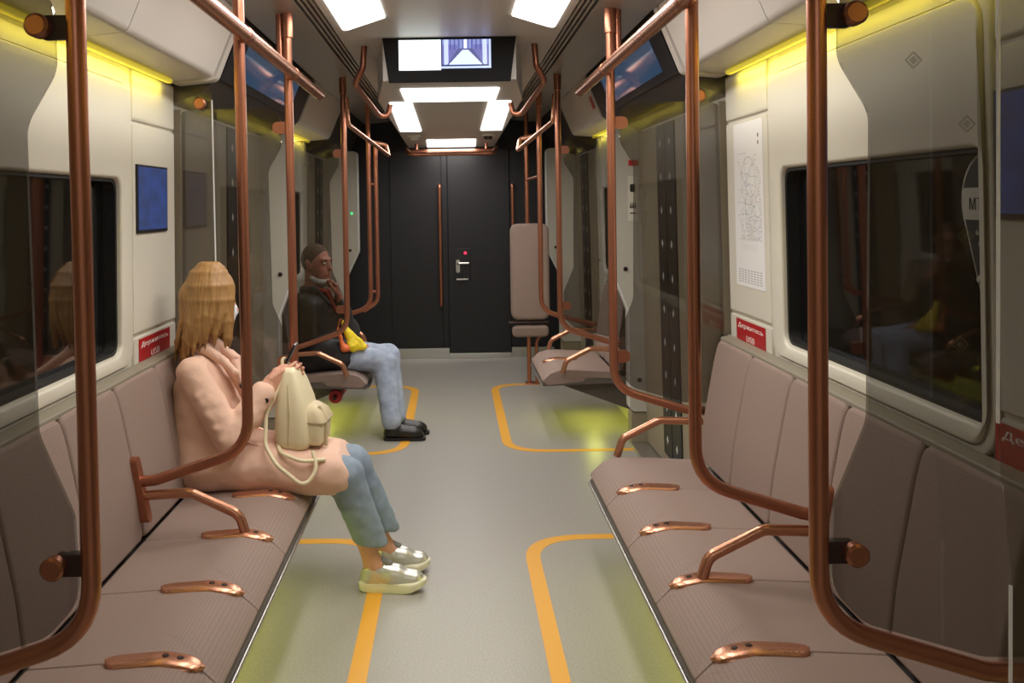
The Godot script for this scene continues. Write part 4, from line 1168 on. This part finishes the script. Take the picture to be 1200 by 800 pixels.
func sneaker(o: Node3D, heel: Vector3, toe: Vector3) -> void:
	var f := (toe - heel).normalized(); var L := heel.distance_to(toe); var sdv := f.cross(Vector3.UP)
	var at := func(u: float, y: float, w: float) -> Vector3: return heel + f * (u * L) + Vector3.UP * y + sdv * w
	# sole outline extruded with a raised toe
	var out := PackedVector2Array()
	var prof := [[0.0, 0.024], [0.03, 0.034], [0.15, 0.037], [0.4, 0.034], [0.65, 0.045], [0.8, 0.047], [0.92, 0.036], [0.98, 0.02], [1.0, 0.006]]
	for p in prof: out.append(Vector2(p[0], p[1]))
	for i in prof.size(): out.append(Vector2(prof[prof.size() - 1 - i][0], -prof[prof.size() - 1 - i][1]))
	var rings := []
	for e in [[0.0, 0.93], [0.006, 1.0], [0.026, 1.02], [0.032, 0.97]]:
		var ring := []
		for p in out:
			var lift := maxf(0.0, p.x - 0.75) * 0.10 + maxf(0.0, 0.12 - p.x) * 0.05
			ring.append(at.call(0.5 + (p.x - 0.5) * e[1], e[0] + lift + (0.008 if p.x < 0.3 and e[0] > 0.02 else 0.0), p.y * e[1]))
		rings.append(ring)
	var m := MB.new(); m.loft(rings)
	var sh := part(o, "shoe", MB_copy(nets([cap(at.call(0.13, 0.055, 0.0), 0.034, at.call(0.2, 0.10, 0.0), 0.038), cap(at.call(0.2, 0.085, 0), 0.038, at.call(0.55, 0.068, 0), 0.036), cap(at.call(0.5, 0.06, 0), 0.040, at.call(0.82, 0.047, 0), 0.034), cap(at.call(0.15, 0.05, 0.0), 0.034, at.call(0.85, 0.045, 0.0), 0.03)], 0.006, 0.02, [[Vector3(0, -1, 0), -0.022], [(Vector3.UP - f * 0.55).normalized(), (Vector3.UP - f * 0.55).normalized().dot(at.call(0.24, 0.118, 0.0))]])), M.silver, 60)
	part(sh, "sole", m, M.sole, 50)
	for k in 4:
		var u := 0.36 + k * 0.075; var y := 0.119 - k * 0.0095
		part(sh, "lace", tube([at.call(u, y - 0.012, 0.026), at.call(u + 0.012, y, 0.0), at.call(u, y - 0.012, -0.026)], 0.0036, 0.01, null, 6), M.lace)
	part(sh, "tongue", tube([at.call(0.30, 0.118, 0.0), at.call(0.48, 0.098, 0.0)], 0.020, 0.0, null, 10), M.lace)
func MB_copy(m: MB) -> MB: return m

func backpack() -> void:
	var o := thing("backpack", P(-0.63, 0.57, 3.80), "small cream leather backpack standing on the seated woman's lap", "backpack")
	# local frame: up u leans forward, f front (towards the aisle), w along the car
	var b0 := P(-0.63, 0.588, 3.79)
	var u := Vector3(0.06, 1.0, 0).normalized(); var f := Vector3(1, -0.06, 0.10).normalized(); var w := Vector3(-0.10, 0, 1).normalized()
	var at := func(x: float, y: float, z: float) -> Vector3: return b0 + f * x + u * y + w * z
	var rings := []
	for e in [[0.0, 0.80], [0.012, 0.96], [0.04, 1.05], [0.12, 1.0], [0.19, 0.84], [0.25, 0.62], [0.295, 0.40], [0.315, 0.2]]:
		var ring := []
		var th: float = 0.07 * (e[1] if e[0] > 0.03 else e[1] * 0.95); var wd: float = 0.115 * (0.35 + 0.65 * e[1])
		var cx: float = -0.04 * pow(e[0] / 0.315, 1.5)
		for p in rr(-th, th, -wd, wd, 0.05 * e[1], 5): ring.append(at.call(p.x + cx, e[0], p.y))
		rings.append(ring)
	var m := MB.new(); m.loft(rings)
	var body := part(o, "body", m, M.bag, 60)
	rings = []
	for e in [[0.015, 0.75, 0.0], [0.03, 1.0, 0.0], [0.10, 1.0, 0.0], [0.145, 0.86, -0.012], [0.165, 0.6, -0.03]]:
		var ring := []
		for p in rr(-0.042 * e[1], 0.042 * e[1], -0.088 * e[1], 0.088 * e[1], 0.028 * e[1], 4): ring.append(at.call(0.072 + p.x + e[2], e[0], p.y))
		rings.append(ring)
	m = MB.new(); m.loft(rings)
	var pk := part(o, "front_pocket", m, M.bag, 60)
	rings = []
	for e in [[0.108, 1.05, 0.002], [0.112, 1.07, 0.002], [0.147, 0.93, -0.011], [0.170, 0.62, -0.031]]:
		var ring := []
		for p in rr(-0.042 * e[1], 0.045 * e[1], -0.088 * e[1], 0.088 * e[1], 0.028 * e[1], 4): ring.append(at.call(0.072 + p.x + e[2], e[0], p.y))
		rings.append(ring)
	m = MB.new(); m.loft(rings); part(pk, "flap", m, M.bag_d, 60)
	part(pk, "strap", tube([at.call(0.085, 0.168, 0.03), at.call(0.115, 0.12, 0.035), at.call(0.121, 0.012, 0.035)], 0.007, 0.02, null, 8), M.bag_d)
	part(o, "piping", tube([at.call(-0.01, 0.02, 0.118), at.call(-0.012, 0.15, 0.114), at.call(-0.03, 0.25, 0.085), at.call(-0.035, 0.30, 0.04)], 0.0045, 0.05, null, 8), M.bag_d)
	part(o, "top_handle", tube([at.call(-0.06, 0.29, 0.04), at.call(-0.075, 0.34, 0.03), at.call(-0.075, 0.34, -0.03), at.call(-0.06, 0.29, -0.04)], 0.007, 0.03, null, 8), M.bag_d)
	part(o, "shoulder_strap", tube([at.call(-0.06, 0.26, 0.07), at.call(-0.105, 0.14, 0.11), at.call(-0.09, 0.03, 0.16), at.call(-0.03, -0.03, 0.205), at.call(0.08, -0.11, 0.20), at.call(0.12, -0.05, 0.16), at.call(0.09, 0.012, 0.13)], 0.008, 0.08, null, 8), M.bag)
	part(o, "shoulder_strap", tube([at.call(-0.06, 0.02, 0.09), at.call(-0.03, 0.0, 0.15), at.call(0.06, -0.02, 0.17), at.call(0.14, -0.02, 0.12)], 0.008, 0.06, null, 8), M.bag)

func man() -> void:
	var o := thing("person", P(-0.8, 0.0, 6.42), "man in black jacket and pale jeans, hand raised to his chin", "person")
	var D := 6.47
	var hr := P(-0.96, 0.545, D - 0.10); var hl := P(-0.96, 0.545, D + 0.10)
	var kr := P(-0.47, 0.50, D - 0.12); var kl := P(-0.46, 0.50, D + 0.06)
	var ar := P(-0.42, 0.09, D - 0.26); var al := P(-0.40, 0.09, D - 0.10)
	var shr := P(-0.965, 0.86, D - 0.17); var shl := P(-0.965, 0.86, D + 0.17)
	var er := P(-0.92, 0.60, D - 0.20); var wr := P(-0.70, 0.60, D - 0.13)
	var el := P(-0.74, 0.68, D + 0.14); var wl := P(-0.785, 0.92, D + 0.0)
	var neck := P(-0.955, 0.94, D); var hd := P(-0.925, 1.148, D)
	var body := nets([cap(hr, 0.08, kr, 0.055), cap(hl, 0.08, kl, 0.055), cap(kr, 0.055, ar, 0.038), cap(kl, 0.055, al, 0.038), cap(ar, 0.036, ar + P(0.13, -0.05, 0), 0.03), cap(al, 0.036, al + P(0.13, -0.05, 0), 0.03), cap(hr, 0.09, hl, 0.09),
		cap(P(-0.96, 0.57, D), 0.12, P(-0.97, 0.8, D), 0.115), cap(shr, 0.055, shl, 0.055), cap(P(-0.97, 0.84, D), 0.085, neck, 0.065), cap(neck, 0.062, hd + P(-0.02, -0.07, 0), 0.058), cap(shr, 0.05, er, 0.04), cap(er, 0.04, wr, 0.03), cap(shl, 0.05, el, 0.04), cap(el, 0.04, wl, 0.03)], 0.013, 0.03)
	# head turned a little towards the viewer: face direction fd
	var fd := P(0.90, -0.08, -0.42).normalized(); var sv := fd.cross(Vector3.UP).normalized(); var uv2 := sv.cross(fd)
	var h := func(a: float, b: float, c: float) -> Vector3: return hd + fd * a + uv2 * b + sv * c
	body.append(nets([ell(h.call(-0.012, 0.025, 0), Vector3(0.090, 0.108, 0.090)), ell(h.call(0.03, -0.045, 0), Vector3(0.066, 0.082, 0.064)), cap(h.call(0.055, -0.095, -0.012), 0.026, h.call(0.055, -0.095, 0.012), 0.026),
		cap(h.call(0.084, 0.018, 0), 0.009, h.call(0.108, -0.022, 0), 0.014), cap(h.call(0.076, 0.036, -0.045), 0.012, h.call(0.076, 0.036, 0.045), 0.012), cap(h.call(0.084, -0.062, -0.02), 0.009, h.call(0.084, -0.062, 0.02), 0.009),
		cap(h.call(-0.012, -0.02, 0.084), 0.013, h.call(-0.02, 0.015, 0.092), 0.016), cap(h.call(-0.012, -0.02, -0.084), 0.013, h.call(-0.02, 0.015, -0.092), 0.016), cap(h.call(-0.03, -0.06, 0), 0.058, neck, 0.06)], 0.007, 0.018))
	body.append(nets(hand(wl, P(-0.15, 1.0, -0.3), P(-0.9, 0.1, 0.2), P(0.1, 0.2, -0.95), 1.35, 1.08) + [cap(wl, 0.03, wl.lerp(el, 0.25), 0.032)], 0.0045, 0.008))
	body.append(nets(hand(wr, P(0.9, -0.2, 0.25), P(0.1, -0.5, 0.85), P(-0.2, 0.9, 0.3), 1.0, 1.08) + [cap(wr, 0.03, wr.lerp(er, 0.25), 0.032)], 0.0045, 0.008))
	smooth_part(o, "body", body, M.skin_m)
	for c in [-0.034, 0.034]:
		var e := part(o, "eye", ball(h.call(0.078, 0.014, c), Vector3(0.012, 0.009, 0.013)), M.eye_w, 80)
		part(e, "iris", ball(h.call(0.087, 0.014, c), Vector3(0.006, 0.006, 0.006), 6), M.eye_d, 80)
		part(o, "eyebrow", tube([h.call(0.088, 0.036, c - 0.016), h.call(0.092, 0.04, c), h.call(0.086, 0.036, c + 0.018)], 0.0045, 0.01, null, 6), M.stubble)
	var hairm := nets([ell(h.call(-0.022, 0.035, 0), Vector3(0.095, 0.106, 0.096)), cap(h.call(-0.075, -0.02, 0), 0.03, h.call(-0.07, 0.03, 0), 0.04)], 0.007, 0.02, [[(fd * 0.85 - uv2 * 0.55).normalized(), (fd * 0.85 - uv2 * 0.55).normalized().dot(h.call(0.035, 0.055, 0))]])
	smooth_part(o, "hair", hairm, M.stubble)
	# lowered pale mask under the chin
	smooth_part(o, "face_mask", nets([ell(h.call(0.035, -0.115, 0), Vector3(0.062, 0.034, 0.066)), cap(h.call(0.0, -0.09, 0.066), 0.016, h.call(0.05, -0.115, 0.03), 0.022)], 0.006, 0.015), M.grey_print)
	# jacket
	var jk := nets([cap(P(-0.97, 0.55, D - 0.12), 0.125, P(-0.97, 0.55, D + 0.12), 0.125), cap(P(-0.965, 0.60, D), 0.18, P(-0.97, 0.80, D), 0.165), cap(P(-0.96, 0.62, D - 0.1), 0.135, P(-0.97, 0.80, D - 0.1), 0.12), cap(P(-0.96, 0.62, D + 0.1), 0.135, P(-0.97, 0.80, D + 0.1), 0.12), cap(shr + P(0, -0.01, 0.03), 0.09, shl + P(0, -0.01, -0.03), 0.09), cap(P(-0.965, 0.88, D), 0.10, neck, 0.078),
		cap(shr, 0.085, er, 0.075), cap(er, 0.074, wr.lerp(er, 0.15), 0.052), cap(shl, 0.085, el, 0.075), cap(el, 0.074, wl.lerp(el, 0.18), 0.052), cap(hr, 0.11, hr.lerp(kr, 0.42), 0.10), cap(hl, 0.11, hl.lerp(kl, 0.42), 0.10)], 0.012, 0.045, [[Vector3(1, 0, 0), -0.72]] if false else [], 0.012, 4.5, 17)
	smooth_part(o, "jacket", jk, M.jacket)
	smooth_part(o, "inner_collar", nets([cap(P(-0.86, 0.965, D - 0.06), 0.014, P(-0.80, 0.83, D - 0.03), 0.012), cap(P(-0.86, 0.965, D + 0.05), 0.014, P(-0.80, 0.83, D - 0.02), 0.012), cap(P(-0.93, 0.985, D - 0.075), 0.016, P(-0.86, 0.965, D - 0.06), 0.015)], 0.006, 0.012), M.redknit)
	smooth_part(o, "jacket_collar", nets([cap(P(-1.02, 0.98, D - 0.05), 0.024, P(-0.93, 0.975, D - 0.095), 0.026), cap(P(-0.93, 0.975, D - 0.095), 0.026, P(-0.84, 0.88, D - 0.075), 0.018), cap(P(-1.02, 0.98, D + 0.05), 0.024, P(-0.93, 0.975, D + 0.095), 0.026), cap(P(-0.93, 0.975, D + 0.095), 0.026, P(-0.84, 0.88, D + 0.04), 0.018)], 0.008, 0.02), M.jacket)
	var jn := nets([cap(hr, 0.095, kr, 0.078), cap(hl, 0.095, kl, 0.078), cap(kr, 0.08, ar + P(0, 0.03, 0), 0.066), cap(kl, 0.08, al + P(0, 0.03, 0), 0.066), cap(hr, 0.10, hl, 0.10)], 0.010, 0.03, [[Vector3(0, -1, 0), -0.075]], 0.005, 12.0, 13)
	smooth_part(o, "jeans", jn, M.denim_l)
	for e in [[ar, 0.0], [al, 0.0]]:
		var a: Vector3 = e[0]; var heel := Vector3(a.x - 0.055, 0, a.z); var toe := heel + P(0.275, 0, -0.02)
		var f := (toe - heel).normalized()
		var sh := nets([cap(heel + f * 0.04 + Vector3.UP * 0.045, 0.038, heel + f * 0.06 + Vector3.UP * 0.08, 0.040), cap(heel + f * 0.05 + Vector3.UP * 0.05, 0.04, heel + f * 0.23 + Vector3.UP * 0.038, 0.036), cap(heel + f * 0.12 + Vector3.UP * 0.055, 0.045, heel + f * 0.2 + Vector3.UP * 0.045, 0.042)], 0.007, 0.02, [[Vector3(0, -1, 0), -0.008]])
		var sp := smooth_part(o, "shoe", sh, M.shoe_b)
		part(sp, "sole", prism(rr(0.0, 0.28, -0.045, 0.045, 0.04), func(p: Vector2, t: float) -> Vector3: return heel + f * p.x + f.cross(Vector3.UP) * p.y + Vector3.UP * (t * 0.02)), M.rubber)
	# yellow bag on his lap
	var bg := thing("carrier_bag", P(-0.69, 0.56, 6.30), "yellow and orange bag held on the seated man's lap", "bag")
	part(bg, "body", nets([cap(P(-0.735, 0.765, 6.29), 0.012, P(-0.675, 0.60, 6.27), 0.026), cap(P(-0.735, 0.765, 6.29), 0.012, P(-0.60, 0.605, 6.29), 0.018), cap(P(-0.675, 0.61, 6.27), 0.026, P(-0.61, 0.605, 6.29), 0.020), cap(P(-0.70, 0.69, 6.28), 0.018, P(-0.65, 0.62, 6.28), 0.022)], 0.006, 0.015, [], 0.008, 12.0, 5), M.yellow, 70)
	part(bg, "side_panel", nets([cap(P(-0.77, 0.73, 6.26), 0.010, P(-0.73, 0.60, 6.25), 0.022), cap(P(-0.73, 0.60, 6.25), 0.022, P(-0.70, 0.605, 6.26), 0.022)], 0.006, 0.012, [], 0.006, 12.0, 6), M.orange, 70)
	part(bg, "handle", tube([P(-0.735, 0.76, 6.29), P(-0.755, 0.80, 6.28), P(-0.77, 0.73, 6.26)], 0.006, 0.02, null, 8), M.orange)
